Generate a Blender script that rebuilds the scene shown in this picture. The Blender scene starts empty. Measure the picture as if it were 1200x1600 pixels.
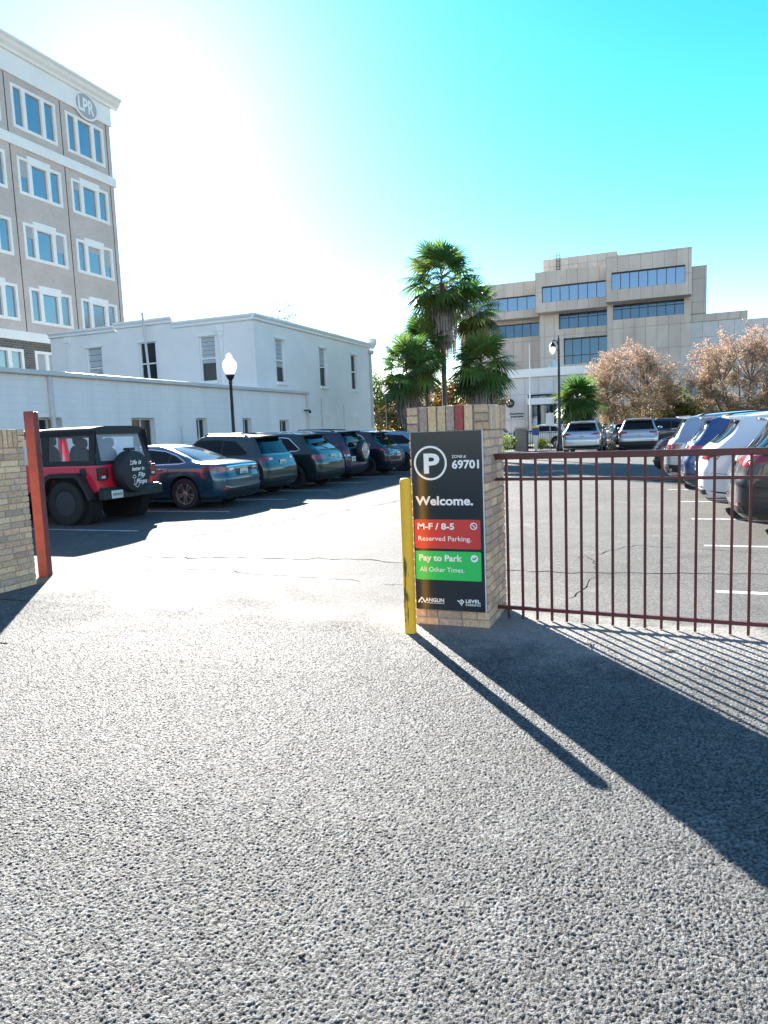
import bpy, bmesh, math, random
import numpy as np
from mathutils import Matrix, Vector
from mathutils.bvhtree import BVHTree

S = bpy.context.scene
COL = S.collection
R = math.radians

# ---------------------------------------------------------------- camera
cd = bpy.data.cameras.new('camera')
cam = bpy.data.objects.new('camera', cd)
COL.objects.link(cam)
cd.sensor_fit = 'HORIZONTAL'
cd.sensor_width = 36.0
cd.lens = 36.0 * 1109 / 1200
cd.clip_start = 0.05
cd.clip_end = 3000
CR = [[0.93171, 0.00473, -0.36317], [0.36107, -0.11999, 0.92479], [-0.0392, -0.99276, -0.1135]]
cam.matrix_world = Matrix([[CR[i][0], -CR[i][1], -CR[i][2], (0, 0, 1.56)[i]] for i in range(3)] + [[0, 0, 0, 1]])
S.camera = cam

# ---------------------------------------------------------------- sky and sun
SUN_EL = R(24.9)
SUN_AZ = math.atan2(-0.613, 0.79)
w = bpy.data.worlds.new('World')
S.world = w
w.use_nodes = True
nt = w.node_tree
bg = nt.nodes['Background']
sky = nt.nodes.new('ShaderNodeTexSky')
sky.sky_type = 'NISHITA'
sky.sun_disc = False
sky.sun_elevation = SUN_EL
sky.sun_rotation = SUN_AZ
sky.air_density = 1.0
sky.dust_density = 0.12
sky.ozone_density = 2.0
hsv = nt.nodes.new('ShaderNodeHueSaturation')
hsv.inputs['Hue'].default_value = 0.482
hsv.inputs['Saturation'].default_value = 1.45
nt.links.new(sky.outputs[0], hsv.inputs['Color'])
nt.links.new(hsv.outputs[0], bg.inputs[0])
# sky colour boosted only ahead; plain sky behind keeps light on shaded faces neutral
wtc = nt.nodes.new('ShaderNodeTexCoord')
wdot = nt.nodes.new('ShaderNodeVectorMath')
wdot.operation = 'DOT_PRODUCT'
wdot.inputs[1].default_value = (0.19, 0.96, 0.2)
nt.links.new(wtc.outputs['Generated'], wdot.inputs[0])
wmr = nt.nodes.new('ShaderNodeMapRange')
wmr.interpolation_type = 'SMOOTHSTEP'
wmr.inputs['From Min'].default_value = 0.15
wmr.inputs['From Max'].default_value = 0.65
nt.links.new(wdot.outputs['Value'], wmr.inputs['Value'])
nt.links.new(wmr.outputs[0], hsv.inputs['Fac'])
bg.inputs[1].default_value = 0.075
sl = bpy.data.lights.new('sun', 'SUN')
sl.energy = 5.0
sl.angle = R(0.5)
sl.color = (1.0, 0.95, 0.87)
so = bpy.data.objects.new('sun', sl)
COL.objects.link(so)
sd = Vector((-0.613 * math.cos(SUN_EL), 0.79 * math.cos(SUN_EL), math.sin(SUN_EL)))
so.location = sd * 100
so.rotation_euler = sd.to_track_quat('Z', 'Y').to_euler()
vs = S.view_settings
vs.view_transform = 'Standard'
vs.look = 'None'
vs.exposure = 2.2
vs.gamma = 1.0
try:
    vs.use_curve_mapping = False
except Exception:
    pass
S.render.engine = 'CYCLES'
S.cycles.max_bounces = 6
S.cycles.transparent_max_bounces = 12

# ---------------------------------------------------------------- materials
def pm(name, color, rough=0.5, metal=0.0, spec=0.5, coat=0.0, noise=None, bump=None, emit=None, alpha=None, rnoise=None, trans=0.0, bias=None):
    """Principled material; noise=(scale, amount) varies the colour, bump=(scale, strength, distance)."""
    m = bpy.data.materials.new(name)
    m.use_nodes = True
    t = m.node_tree
    p = t.nodes['Principled BSDF']
    p.inputs['Base Color'].default_value = (*color, 1)
    p.inputs['Roughness'].default_value = rough
    p.inputs['Metallic'].default_value = metal
    p.inputs['Specular IOR Level'].default_value = spec
    p.inputs['Coat Weight'].default_value = coat
    p.inputs['Coat Roughness'].default_value = 0.04
    p.inputs['Transmission Weight'].default_value = trans
    if alpha is not None:
        p.inputs['Alpha'].default_value = alpha
    if emit:
        p.inputs['Emission Color'].default_value = (*emit[0], 1)
        p.inputs['Emission Strength'].default_value = emit[1]
    if noise or bump or rnoise:
        tc = t.nodes.new('ShaderNodeTexCoord')
    if noise:
        n = t.nodes.new('ShaderNodeTexNoise')
        n.inputs['Scale'].default_value = noise[0]
        n.inputs['Detail'].default_value = 6
        n.inputs['Roughness'].default_value = 0.65
        t.links.new(tc.outputs['Object'], n.inputs['Vector'])
        mr = t.nodes.new('ShaderNodeMapRange')
        mr.inputs['From Min'].default_value = 0.3
        mr.inputs['From Max'].default_value = 0.7
        mr.inputs['To Min'].default_value = 1 - noise[1]
        mr.inputs['To Max'].default_value = 1 + noise[1]
        t.links.new(n.outputs['Fac'], mr.inputs['Value'])
        mx = t.nodes.new('ShaderNodeVectorMath')
        mx.operation = 'SCALE'
        mx.inputs[0].default_value = color
        t.links.new(mr.outputs[0], mx.inputs['Scale'])
        t.links.new(mx.outputs[0], p.inputs['Base Color'])
    if rnoise:
        n3 = t.nodes.new('ShaderNodeTexNoise')
        n3.inputs['Scale'].default_value = rnoise[0]
        t.links.new(tc.outputs['Object'], n3.inputs['Vector'])
        m3 = t.nodes.new('ShaderNodeMapRange')
        m3.inputs['From Min'].default_value = 0.3
        m3.inputs['From Max'].default_value = 0.7
        m3.inputs['To Min'].default_value = rough - rnoise[1]
        m3.inputs['To Max'].default_value = rough + rnoise[1]
        t.links.new(n3.outputs['Fac'], m3.inputs['Value'])
        t.links.new(m3.outputs[0], p.inputs['Roughness'])
    if bump:
        n2 = t.nodes.new('ShaderNodeTexNoise')
        n2.inputs['Scale'].default_value = bump[0]
        n2.inputs['Detail'].default_value = 5
        t.links.new(tc.outputs['Object'], n2.inputs['Vector'])
        b = t.nodes.new('ShaderNodeBump')
        b.inputs['Strength'].default_value = bump[1]
        b.inputs['Distance'].default_value = bump[2]
        t.links.new(n2.outputs['Fac'], b.inputs['Height'])
        t.links.new(b.outputs[0], p.inputs['Normal'])
    return m

def N(t, typ, **kw):
    n = t.nodes.new(typ)
    for k, v in kw.items():
        if k.startswith('i_'):
            n.inputs[k[2:].replace('_', ' ')].default_value = v
        else:
            setattr(n, k, v)
    return n

def asphalt(name, near, far, scale, bump_near, bump_far, tinted=False):
    """Aggregate asphalt: stones of differing grey set in binder, coarse at the entrance and worn smooth in the lot."""
    m = bpy.data.materials.new(name)
    m.use_nodes = True
    t = m.node_tree
    L = t.links.new
    p = t.nodes['Principled BSDF']
    tc = N(t, 'ShaderNodeTexCoord')
    P = tc.outputs['Object']
    def rng_(src, a, b, c, d, smooth=False):
        r = N(t, 'ShaderNodeMapRange')
        if smooth: r.interpolation_type = 'SMOOTHSTEP'
        for k, v in zip(('From Min', 'From Max', 'To Min', 'To Max'), (a, b, c, d)): r.inputs[k].default_value = v
        L(src, r.inputs['Value'])
        return r.outputs[0]
    def op(o, a, b):
        n = N(t, 'ShaderNodeMath', operation=o)
        for i, x in enumerate((a, b)):
            if isinstance(x, (int, float)): n.inputs[i].default_value = x
            else: L(x, n.inputs[i])
        return n.outputs[0]
    wide = N(t, 'ShaderNodeTexNoise', i_Scale=0.35, i_Detail=7, i_Roughness=0.62)
    L(P, wide.inputs['Vector'])
    patchy = N(t, 'ShaderNodeTexNoise', i_Scale=2.2, i_Detail=8, i_Roughness=0.7)
    L(P, patchy.inputs['Vector'])
    sep = N(t, 'ShaderNodeSeparateXYZ')
    L(P, sep.inputs[0])
    y = op('ADD', sep.outputs[1], rng_(wide.outputs['Fac'], .3, .7, -1.6, 1.6))
    f = rng_(y, 3.6, 6.6, 0, 1, True)
    wob = N(t, 'ShaderNodeTexNoise', i_Scale=scale * 0.8)
    L(P, wob.inputs['Vector'])
    add = N(t, 'ShaderNodeVectorMath', operation='MULTIPLY_ADD')
    L(wob.outputs['Color'], add.inputs[0])
    add.inputs[1].default_value = (0.5 / scale,) * 3
    L(P, add.inputs[2])
    v = N(t, 'ShaderNodeTexVoronoi', i_Scale=scale)
    L(add.outputs[0], v.inputs['Vector'])
    v2 = N(t, 'ShaderNodeTexVoronoi', i_Scale=scale * 2.6)
    L(add.outputs[0], v2.inputs['Vector'])
    if tinted:
        at = N(t, 'ShaderNodeAttribute', attribute_name='stone')
        stone = at.outputs['Fac']
    else:
        sc_ = N(t, 'ShaderNodeSeparateColor')
        L(v.outputs['Color'], sc_.inputs[0])
        stone = rng_(sc_.outputs[0], 0, 1, .35, 1.65)
        edge = rng_(v.outputs['Distance'], .25, .75, 1.12, .45, True)
        stone = op('MULTIPLY', stone, edge)
    tone = op('MULTIPLY', rng_(wide.outputs['Fac'], .3, .7, .8, 1.2), rng_(patchy.outputs['Fac'], .3, .7, .86, 1.14))
    wob = N(t, 'ShaderNodeTexNoise', i_Scale=0.9, i_Detail=3)
    L(P, wob.inputs['Vector'])
    tone = op('MULTIPLY', tone, rng_(wob.outputs['Fac'], .6, .72, 1, .72, True))
    worn = N(t, 'ShaderNodeTexNoise', i_Scale=1.5, i_Detail=5, i_Distortion=1.2)
    L(P, worn.inputs['Vector'])
    tone = op('MULTIPLY', tone, rng_(worn.outputs['Fac'], .56, .72, 1, 1.3, True))
    k = op('MULTIPLY', stone, tone)
    kf = op('MULTIPLY', op('ADD', op('MULTIPLY', stone, .75), .22), tone)
    def scaled(c, src):
        n = N(t, 'ShaderNodeVectorMath', operation='SCALE')
        n.inputs[0].default_value = c
        L(src, n.inputs['Scale'])
        return n.outputs[0]
    mx = N(t, 'ShaderNodeMix', data_type='RGBA')
    L(f, mx.inputs[0])
    L(scaled(near, k), mx.inputs[6])
    L(scaled(far, kf), mx.inputs[7])
    # pale dust and old concrete along the gate line
    edge2 = op('ADD', sep.outputs[1], rng_(patchy.outputs['Fac'], .3, .7, -.35, .35))
    ex = op('ADD', sep.outputs[0], rng_(wide.outputs['Fac'], .3, .7, -.5, .5))
    dm = op('MULTIPLY', op('MULTIPLY', rng_(edge2, 4.3, 5.2, 0, 1, True), rng_(edge2, 5.55, 5.95, 1, 0, True)), rng_(ex, -2.5, -1.7, 0, 1, True))
    dm = op('MULTIPLY', dm, .8)
    mx2 = N(t, 'ShaderNodeMix', data_type='RGBA')
    L(dm, mx2.inputs[0])
    L(mx.outputs[2], mx2.inputs[6])
    L(scaled((.3, .285, .26), op('MULTIPLY', tone, op('ADD', op('MULTIPLY', stone, .35), .65))), mx2.inputs[7])
    L(mx2.outputs[2], p.inputs['Base Color'])
    h = op('ADD', v.outputs['Distance'], op('MULTIPLY', v2.outputs['Distance'], .4))
    b = N(t, 'ShaderNodeBump', invert=True)
    b.inputs['Strength'].default_value = 1.0
    L(rng_(f, 0, 1, bump_near, bump_far), b.inputs['Distance'])
    L(h, b.inputs['Height'])
    L(b.outputs[0], p.inputs['Normal'])
    L(rng_(f, 0, 1, .68, .8), p.inputs['Roughness'])
    L(rng_(f, 0, 1, .36, .25), p.inputs['Specular IOR Level'])
    return m

def panels(name, c1, c2, mortar, bw, bh, off=0.0, ms=0.012, rough=0.85, bumpd=0.01, mott=0.12, frq=2.0, zoff=0.0, spread=0.0, streak=0.0):
    """Rectangular panels or blocks laid out in metres on upright faces."""
    m = bpy.data.materials.new(name)
    m.use_nodes = True
    t = m.node_tree
    L = t.links.new
    p = t.nodes['Principled BSDF']
    tc = N(t, 'ShaderNodeTexCoord')
    s = N(t, 'ShaderNodeSeparateXYZ')
    L(tc.outputs['Object'], s.inputs[0])
    a = N(t, 'ShaderNodeMath', operation='ADD')
    L(s.outputs[0], a.inputs[0])
    L(s.outputs[1], a.inputs[1])
    z = N(t, 'ShaderNodeMath', operation='ADD')
    L(s.outputs[2], z.inputs[0])
    z.inputs[1].default_value = zoff
    c = N(t, 'ShaderNodeCombineXYZ')
    L(a.outputs[0], c.inputs[0])
    L(z.outputs[0], c.inputs[1])
    br = N(t, 'ShaderNodeTexBrick', offset=off, offset_frequency=2, squash=1.0)
    br.inputs['Scale'].default_value = 1.0
    br.inputs['Mortar Size'].default_value = ms
    br.inputs['Mortar Smooth'].default_value = 0.1
    br.inputs['Bias'].default_value = spread
    br.inputs['Brick Width'].default_value = bw
    br.inputs['Row Height'].default_value = bh
    br.inputs['Color1'].default_value = (*c1, 1)
    br.inputs['Color2'].default_value = (*c2, 1)
    br.inputs['Mortar'].default_value = (*mortar, 1)
    L(c.outputs[0], br.inputs['Vector'])
    n = N(t, 'ShaderNodeTexNoise', i_Scale=frq, i_Detail=8, i_Roughness=0.65)
    if streak:
        mp = N(t, 'ShaderNodeMapping')
        mp.inputs['Scale'].default_value = (1, 1, streak)
        L(tc.outputs['Object'], mp.inputs['Vector'])
        L(mp.outputs[0], n.inputs['Vector'])
    else:
        L(tc.outputs['Object'], n.inputs['Vector'])
    r1 = N(t, 'ShaderNodeMapRange')
    r1.inputs['From Min'].default_value = 0.3
    r1.inputs['From Max'].default_value = 0.7
    r1.inputs['To Min'].default_value = 1 - mott
    r1.inputs['To Max'].default_value = 1 + mott
    L(n.outputs['Fac'], r1.inputs['Value'])
    sc = N(t, 'ShaderNodeVectorMath', operation='SCALE')
    L(br.outputs['Color'], sc.inputs[0])
    L(r1.outputs[0], sc.inputs['Scale'])
    L(sc.outputs[0], p.inputs['Base Color'])
    b = N(t, 'ShaderNodeBump', invert=True)
    b.inputs['Strength'].default_value = 0.6
    b.inputs['Distance'].default_value = bumpd
    L(br.outputs['Fac'], b.inputs['Height'])
    L(b.outputs[0], p.inputs['Normal'])
    p.inputs['Roughness'].default_value = rough
    return m

def attr_mat(name, rough=0.8, nscale=30, namt=0.25, bump=(60, 0.5, 0.004), spec=0.3, trans=0.0):
    """Colour read per face from the mesh ('tint'), broken up by noise."""
    m = bpy.data.materials.new(name)
    m.use_nodes = True
    t = m.node_tree
    L = t.links.new
    p = t.nodes['Principled BSDF']
    at = N(t, 'ShaderNodeAttribute', attribute_name='tint')
    tc = N(t, 'ShaderNodeTexCoord')
    n = N(t, 'ShaderNodeTexNoise', i_Scale=nscale, i_Detail=5, i_Roughness=0.7)
    L(tc.outputs['Object'], n.inputs['Vector'])
    r1 = N(t, 'ShaderNodeMapRange')
    r1.inputs['From Min'].default_value = 0.3
    r1.inputs['From Max'].default_value = 0.7
    r1.inputs['To Min'].default_value = 1 - namt
    r1.inputs['To Max'].default_value = 1 + namt
    L(n.outputs['Fac'], r1.inputs['Value'])
    sc = N(t, 'ShaderNodeVectorMath', operation='SCALE')
    L(at.outputs['Color'], sc.inputs[0])
    L(r1.outputs[0], sc.inputs['Scale'])
    L(sc.outputs[0], p.inputs['Base Color'])
    p.inputs['Roughness'].default_value = rough
    p.inputs['Specular IOR Level'].default_value = spec
    if bump:
        n2 = N(t, 'ShaderNodeTexNoise', i_Scale=bump[0], i_Detail=4)
        L(tc.outputs['Object'], n2.inputs['Vector'])
        b = N(t, 'ShaderNodeBump')
        b.inputs['Strength'].default_value = bump[1]
        b.inputs['Distance'].default_value = bump[2]
        L(n2.outputs['Fac'], b.inputs['Height'])
        L(b.outputs[0], p.inputs['Normal'])
    if trans:
        tr = N(t, 'ShaderNodeBsdfTranslucent')
        L(sc.outputs[0], tr.inputs['Color'])
        mx = N(t, 'ShaderNodeMixShader')
        mx.inputs[0].default_value = trans
        out = t.nodes['Material Output']
        L(p.outputs[0], mx.inputs[1])
        L(tr.outputs[0], mx.inputs[2])
        L(mx.outputs[0], out.inputs['Surface'])
    return m

M = {}
M['asphalt'] = asphalt('asphalt', (0.092, 0.09, 0.087), (0.116, 0.112, 0.107), 84, 0.013, 0.006)
M['asphalt_stone'] = asphalt('asphalt_stone', (0.1, 0.098, 0.095), (0.116, 0.112, 0.107), 190, 0.003, 0.003, True)
M['apron'] = pm('apron_concrete', (0.3, 0.29, 0.27), 0.75, noise=(2.5, 0.25), bump=(140, 0.5, 0.004))
M['line'] = pm('line_paint', (0.42, 0.42, 0.41), 0.7, noise=(7, 0.45))
M['crack'] = pm('crack_filler', (0.045, 0.044, 0.042), 0.95, spec=0.0, bump=(30, 1.0, 0.02))
M['brick'] = attr_mat('brick', 0.85, 38, 0.3, (90, 0.8, 0.006))
M['mortar'] = pm('mortar', (0.36, 0.3, 0.25), 0.95, noise=(20, 0.2), bump=(120, 0.6, 0.004))
M['red_paint'] = pm('red_oxide_paint', (0.17, 0.02, 0.018), 0.42, noise=(5, 0.35), bump=(60, 0.25, 0.002), rnoise=(12, 0.12))
M['gate_paint'] = pm('gate_paint', (0.105, 0.018, 0.016), 0.38, noise=(7, 0.3), bump=(70, 0.3, 0.002))
M['sign_face'] = pm('sign_face', (0.012, 0.022, 0.034), 0.22, spec=0.5)
M['sign_edge'] = pm('sign_edge', (0.75, 0.76, 0.78), 0.4)
M['white_vinyl'] = pm('white_vinyl', (0.9, 0.88, 0.86), 0.35)
M['red_vinyl'] = pm('red_vinyl', (0.62, 0.045, 0.045), 0.3)
M['green_vinyl'] = pm('green_vinyl', (0.025, 0.58, 0.12), 0.3)
M['dark_vinyl'] = pm('dark_vinyl', (0.02, 0.14, 0.05), 0.35)
M['yellow'] = pm('yellow_plastic', (0.95, 0.5, 0.02), 0.42, noise=(5, 0.08), bump=(14, 0.15, 0.003))
M['scuff'] = pm('scuff', (0.13, 0.1, 0.025), 0.7, noise=(40, 0.5))
M['white_block'] = panels('white_block_wall', (0.78, 0.75, 0.73), (0.80, 0.77, 0.75), (0.71, 0.68, 0.67), 0.41, 0.203, 0.5, 0.005, 0.8, 0.0035, 0.07, 1.3, 0, 0, 0.12)
M['white_stucco'] = pm('white_stucco', (0.78, 0.76, 0.74), 0.85, noise=(0.6, 0.06), bump=(5, 0.25, 0.02))
M['white_trim'] = pm('white_trim', (0.8, 0.8, 0.78), 0.6, noise=(1.5, 0.05))
M['gutter'] = pm('gutter_metal', (0.55, 0.54, 0.53), 0.45, metal=0.0, noise=(2, 0.1))
M['roof_membrane'] = pm('roof_membrane', (0.5, 0.5, 0.5), 0.9, noise=(1, 0.1))
M['tan_brick'] = panels('tan_brick', (0.47, 0.40, 0.36), (0.52, 0.45, 0.405), (0.54, 0.48, 0.44), 0.2, 0.075, 0.5, 0.008, 0.85, 0.004, 0.12, 0.5)
M['dark_brick'] = panels('dark_brick', (0.07, 0.062, 0.055), (0.13, 0.115, 0.1), (0.2, 0.19, 0.17), 0.3, 0.15, 0.5, 0.02, 0.85, 0.006, 0.1, 0.5)
M['joint'] = pm('control_joint', (0.05, 0.045, 0.04), 0.9)
M['cornice'] = pm('cornice_white', (0.78, 0.77, 0.74), 0.7, noise=(0.8, 0.05))
M['concrete'] = panels('precast_concrete', (0.52, 0.455, 0.39), (0.57, 0.505, 0.44), (0.3, 0.27, 0.24), 1.13, 2.35, 0.0, 0.022, 0.9, 0.03, 0.16, 0.5, 0.3, 0.0, 0.35)
M['concrete_pale'] = panels('pale_panels', (0.56, 0.55, 0.54), (0.62, 0.61, 0.6), (0.36, 0.35, 0.34), 1.5, 2.6, 0.0, 0.022, 0.9, 0.03, 0.14, 0.5, 0.4, 0.0, 0.4)
M['concrete_plain'] = pm('plain_concrete', (0.5, 0.42, 0.35), 0.9, noise=(0.7, 0.14))
M['concrete_grey'] = pm('concrete_grey', (0.38, 0.38, 0.38), 0.6)
M['fascia'] = pm('fascia_white', (0.82, 0.82, 0.8), 0.6, noise=(0.5, 0.04))
M['glass_office'] = pm('office_glass', (0.06, 0.1, 0.15), 0.08, metal=0.75, spec=0.6, rnoise=(0.4, 0.05))
M['glass_tower'] = pm('tower_glass', (0.36, 0.37, 0.39), 0.14, metal=0.8, spec=0.6, rnoise=(0.4, 0.06))
M['civic_glass'] = pm('civic_glass', (0.17, 0.23, 0.30), 0.1, metal=0.8, spec=0.6, rnoise=(0.4, 0.06))
M['glass_dark'] = pm('dark_glazing', (0.02, 0.03, 0.036), 0.12, spec=0.35)
M['mullion'] = pm('mullion', (0.02, 0.022, 0.025), 0.5)
M['tower_blind'] = pm('tower_blind', (0.36, 0.38, 0.4), 0.5, noise=(2, 0.1))
M['blind'] = pm('window_blind', (0.42, 0.45, 0.47), 0.7, noise=(3, 0.05))
M['black_metal'] = pm('black_metal', (0.012, 0.013, 0.016), 0.4)
M['globe'] = pm('lamp_globe', (0.85, 0.86, 0.84), 0.3, spec=0.4)
def translucent(m, f):
    t = m.node_tree
    p = t.nodes['Principled BSDF']
    tr = N(t, 'ShaderNodeBsdfTranslucent')
    tr.inputs['Color'].default_value = p.inputs['Base Color'].default_value
    mx = N(t, 'ShaderNodeMixShader')
    mx.inputs[0].default_value = f
    t.links.new(p.outputs[0], mx.inputs[1])
    t.links.new(tr.outputs[0], mx.inputs[2])
    t.links.new(mx.outputs[0], t.nodes['Material Output'].inputs['Surface'])
translucent(M['globe'], 0.95)
M['leaf'] = attr_mat('leaf', 0.5, 3, 0.2, None, 0.3, 0.45)
M['palm_leaf'] = attr_mat('palm_leaf', 0.38, 3, 0.15, None, 0.5, 0.5)
M['bark'] = pm('bark', (0.13, 0.1, 0.08), 0.9, noise=(8, 0.3), bump=(25, 0.8, 0.02))
M['pale_bark'] = pm('pale_bark', (0.2, 0.16, 0.125), 0.85, noise=(6, 0.3))
M['palm_bark'] = pm('palm_bark', (0.2, 0.165, 0.14), 0.9, noise=(6, 0.3), bump=(14, 0.8, 0.03))
M['tyre'] = pm('tyre_rubber', (0.012, 0.012, 0.013), 0.75)
M['rim_silver'] = pm('rim_silver', (0.5, 0.5, 0.5), 0.25, metal=1.0)
M['rim_bright'] = pm('rim_machined', (0.75, 0.74, 0.72), 0.28, metal=0.9)
M['rim_dark'] = pm('rim_dark', (0.09, 0.09, 0.1), 0.35, metal=0.8)
M['car_glass'] = pm('car_glass', (0.003, 0.005, 0.008), 0.04, spec=0.32)
M['plastic'] = pm('black_plastic', (0.016, 0.017, 0.018), 0.55, bump=(300, 0.2, 0.001))
M['well'] = pm('wheel_well', (0.006, 0.006, 0.006), 0.9)
M['chrome'] = pm('chrome', (0.8, 0.8, 0.8), 0.12, metal=1.0)
M['tail_red'] = pm('tail_red', (0.26, 0.005, 0.01), 0.12, spec=0.7, coat=0.8)
M['tail_clear'] = pm('tail_clear', (0.6, 0.58, 0.56), 0.12, spec=0.7, coat=0.8)
M['seam'] = pm('panel_gap', (0.004, 0.004, 0.004), 0.8)
M['plate'] = pm('plate_white', (0.6, 0.62, 0.58), 0.45, noise=(18, 0.15))
M['plate_mark'] = pm('plate_mark', (0.05, 0.16, 0.1), 0.5)
M['fabric'] = pm('soft_top_fabric', (0.012, 0.013, 0.016), 0.6, spec=0.5, bump=(9, 0.3, 0.01))
M['vinyl_window'] = pm('vinyl_window', (0.8, 0.86, 0.92), 0.1, spec=0.8, alpha=0.1)
M['vinyl_sky_sheen'] = pm('vinyl_sky_sheen', (0.82, 0.88, 0.95), 0.12, spec=0.8, alpha=0.3)  # denser bluish white film, stands in for bright sky reflected in the rear window
M['seat'] = pm('seat_cloth', (0.006, 0.006, 0.008), 0.8)
M['steel'] = pm('galvanised', (0.45, 0.46, 0.47), 0.4, metal=0.6, noise=(4, 0.15))
M['sheet_sign'] = pm('sign_sheet', (0.75, 0.77, 0.8), 0.4)
M['blue_sign'] = pm('blue_sheet', (0.03, 0.08, 0.25), 0.4)
M['dumpster'] = pm('dumpster_green', (0.03, 0.07, 0.06), 0.5, noise=(3, 0.3))
def paint(name, c, metal=0.0, rough=0.32):
    return pm(name, c, rough, metal=metal, spec=0.5, coat=1.0)

# ---------------------------------------------------------------- mesh helpers
class MB:
    def __init__(s):
        s.v = []; s.f = []; s.t = []
        s.tint = None
    def add(s, verts, faces):
        b = len(s.v)
        s.v.extend([tuple(p) for p in verts])
        for f in faces:
            s.f.append(tuple(i + b for i in f))
            s.t.append(s.tint)
        return s
    def quad(s, *p):
        return s.add(p, [tuple(range(len(p)))])
    def box(s, x0, x1, y0, y1, z0, z1):
        v = [(x0, y0, z0), (x1, y0, z0), (x1, y1, z0), (x0, y1, z0), (x0, y0, z1), (x1, y0, z1), (x1, y1, z1), (x0, y1, z1)]
        return s.add(v, [(0, 3, 2, 1), (4, 5, 6, 7), (0, 1, 5, 4), (1, 2, 6, 5), (2, 3, 7, 6), (3, 0, 4, 7)])
    def bar(s, p0, p1, w, h, up=(0, 0, 1)):
        p0 = Vector(p0); p1 = Vector(p1); d = (p1 - p0).normalized(); u = Vector(up)
        a = d.cross(u)
        if a.length < 1e-4: a = d.cross(Vector((1, 0, 0)))
        a.normalize(); b = a.cross(d).normalized()
        v = [p + a * (sx * w / 2) + b * (sy * h / 2) for p in (p0, p1) for sx, sy in ((-1, -1), (1, -1), (1, 1), (-1, 1))]
        return s.add(v, [(0, 1, 2, 3), (7, 6, 5, 4), (0, 4, 5, 1), (1, 5, 6, 2), (2, 6, 7, 3), (3, 7, 4, 0)])
    def tube(s, pts, rad, n=10, cap=True):
        pts = [Vector(p) for p in pts]
        if not hasattr(rad, '__len__'): rad = [rad] * len(pts)
        b = len(s.v); prev = None; rings = []
        for i, p in enumerate(pts):
            d = (pts[min(i + 1, len(pts) - 1)] - pts[max(i - 1, 0)]).normalized()
            if prev is None:
                a = d.orthogonal().normalized()
            else:
                a = (prev - d * prev.dot(d)).normalized()
            prev = a; c = d.cross(a)
            rings.append([p + (a * math.cos(2 * math.pi * k / n) + c * math.sin(2 * math.pi * k / n)) * rad[i] for k in range(n)])
        v = [q for r in rings for q in r]; f = []
        for i in range(len(pts) - 1):
            for k in range(n):
                f.append((i * n + k, i * n + (k + 1) % n, (i + 1) * n + (k + 1) % n, (i + 1) * n + k))
        if cap:
            f.append(tuple(range(n))[::-1]); f.append(tuple((len(pts) - 1) * n + k for k in range(n)))
        return s.add(v, f)
    def lathe(s, prof, c=(0, 0, 0), n=20, axis='z'):
        v = []; f = []
        for r, h in prof:
            for k in range(n):
                a = 2 * math.pi * k / n
                x, y = r * math.cos(a), r * math.sin(a)
                v.append((c[0] + x, c[1] + y, c[2] + h) if axis == 'z' else ((c[0] + x, c[1] + h, c[2] + y) if axis == 'y' else (c[0] + h, c[1] + x, c[2] + y)))
        m = len(prof)
        for i in range(m - 1):
            for k in range(n):
                f.append((i * n + k, i * n + (k + 1) % n, (i + 1) * n + (k + 1) % n, (i + 1) * n + k))
        f.append(tuple(range(n))[::-1]); f.append(tuple((m - 1) * n + k for k in range(n)))
        return s.add(v, f)
    def prism(s, poly, h0, h1, axis='y'):
        """polygon in the plane across `axis`, extruded h0..h1"""
        mp = {'y': lambda a, b, h: (a, h, b), 'x': lambda a, b, h: (h, a, b), 'z': lambda a, b, h: (a, b, h)}[axis]
        n = len(poly)
        v = [mp(a, b, h0) for a, b in poly] + [mp(a, b, h1) for a, b in poly]
        f = [tuple(range(n))[::-1], tuple(range(n, 2 * n))] + [(i, (i + 1) % n, n + (i + 1) % n, n + i) for i in range(n)]
        return s.add(v, f)
    def blob(s, c, r, nu=10, nv=7, e=1.0):
        v = []; f = []
        for j in range(nv + 1):
            th = math.pi * j / nv
            for i in range(nu):
                ph = 2 * math.pi * i / nu
                q = [math.sin(th) * math.cos(ph), math.sin(th) * math.sin(ph), math.cos(th)]
                q = [math.copysign(abs(t) ** e, t) for t in q]
                v.append((c[0] + r[0] * q[0], c[1] + r[1] * q[1], c[2] + r[2] * q[2]))
        for j in range(nv):
            for i in range(nu):
                f.append((j * nu + i, (j + 1) * nu + i, (j + 1) * nu + (i + 1) % nu, j * nu + (i + 1) % nu))
        return s.add(v, f)
    def build(s, name, m, parent=None, smooth=False, bevel=0, fix=True, angle=None):
        me = bpy.data.meshes.new(name)
        me.from_pydata(s.v, [], s.f)
        if fix:
            bm = bmesh.new(); bm.from_mesh(me)
            bmesh.ops.recalc_face_normals(bm, faces=bm.faces)
            bm.to_mesh(me); bm.free()
        if any(t is not None for t in s.t):
            ca = me.attributes.new('tint', 'FLOAT_COLOR', 'CORNER')
            col = []
            for f, t in zip(s.f, s.t):
                t = t or (0.2, 0.2, 0.2)
                col.extend((t[0], t[1], t[2], 1.0) * len(f))
            ca.data.foreach_set('color', col)
        me.materials.append(M[m] if isinstance(m, str) else m)
        o = bpy.data.objects.new(name, me)
        COL.objects.link(o)
        if parent is not None: o.parent = parent
        if smooth:
            me.polygons.foreach_set('use_smooth', [True] * len(me.polygons))
            if angle:
                try: me.set_sharp_from_angle(angle=R(angle))
                except Exception: pass
        if bevel:
            b = o.modifiers.new('bevel', 'BEVEL'); b.width = bevel; b.segments = 2; b.limit_method = 'ANGLE'
        me.update()
        return o

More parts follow.
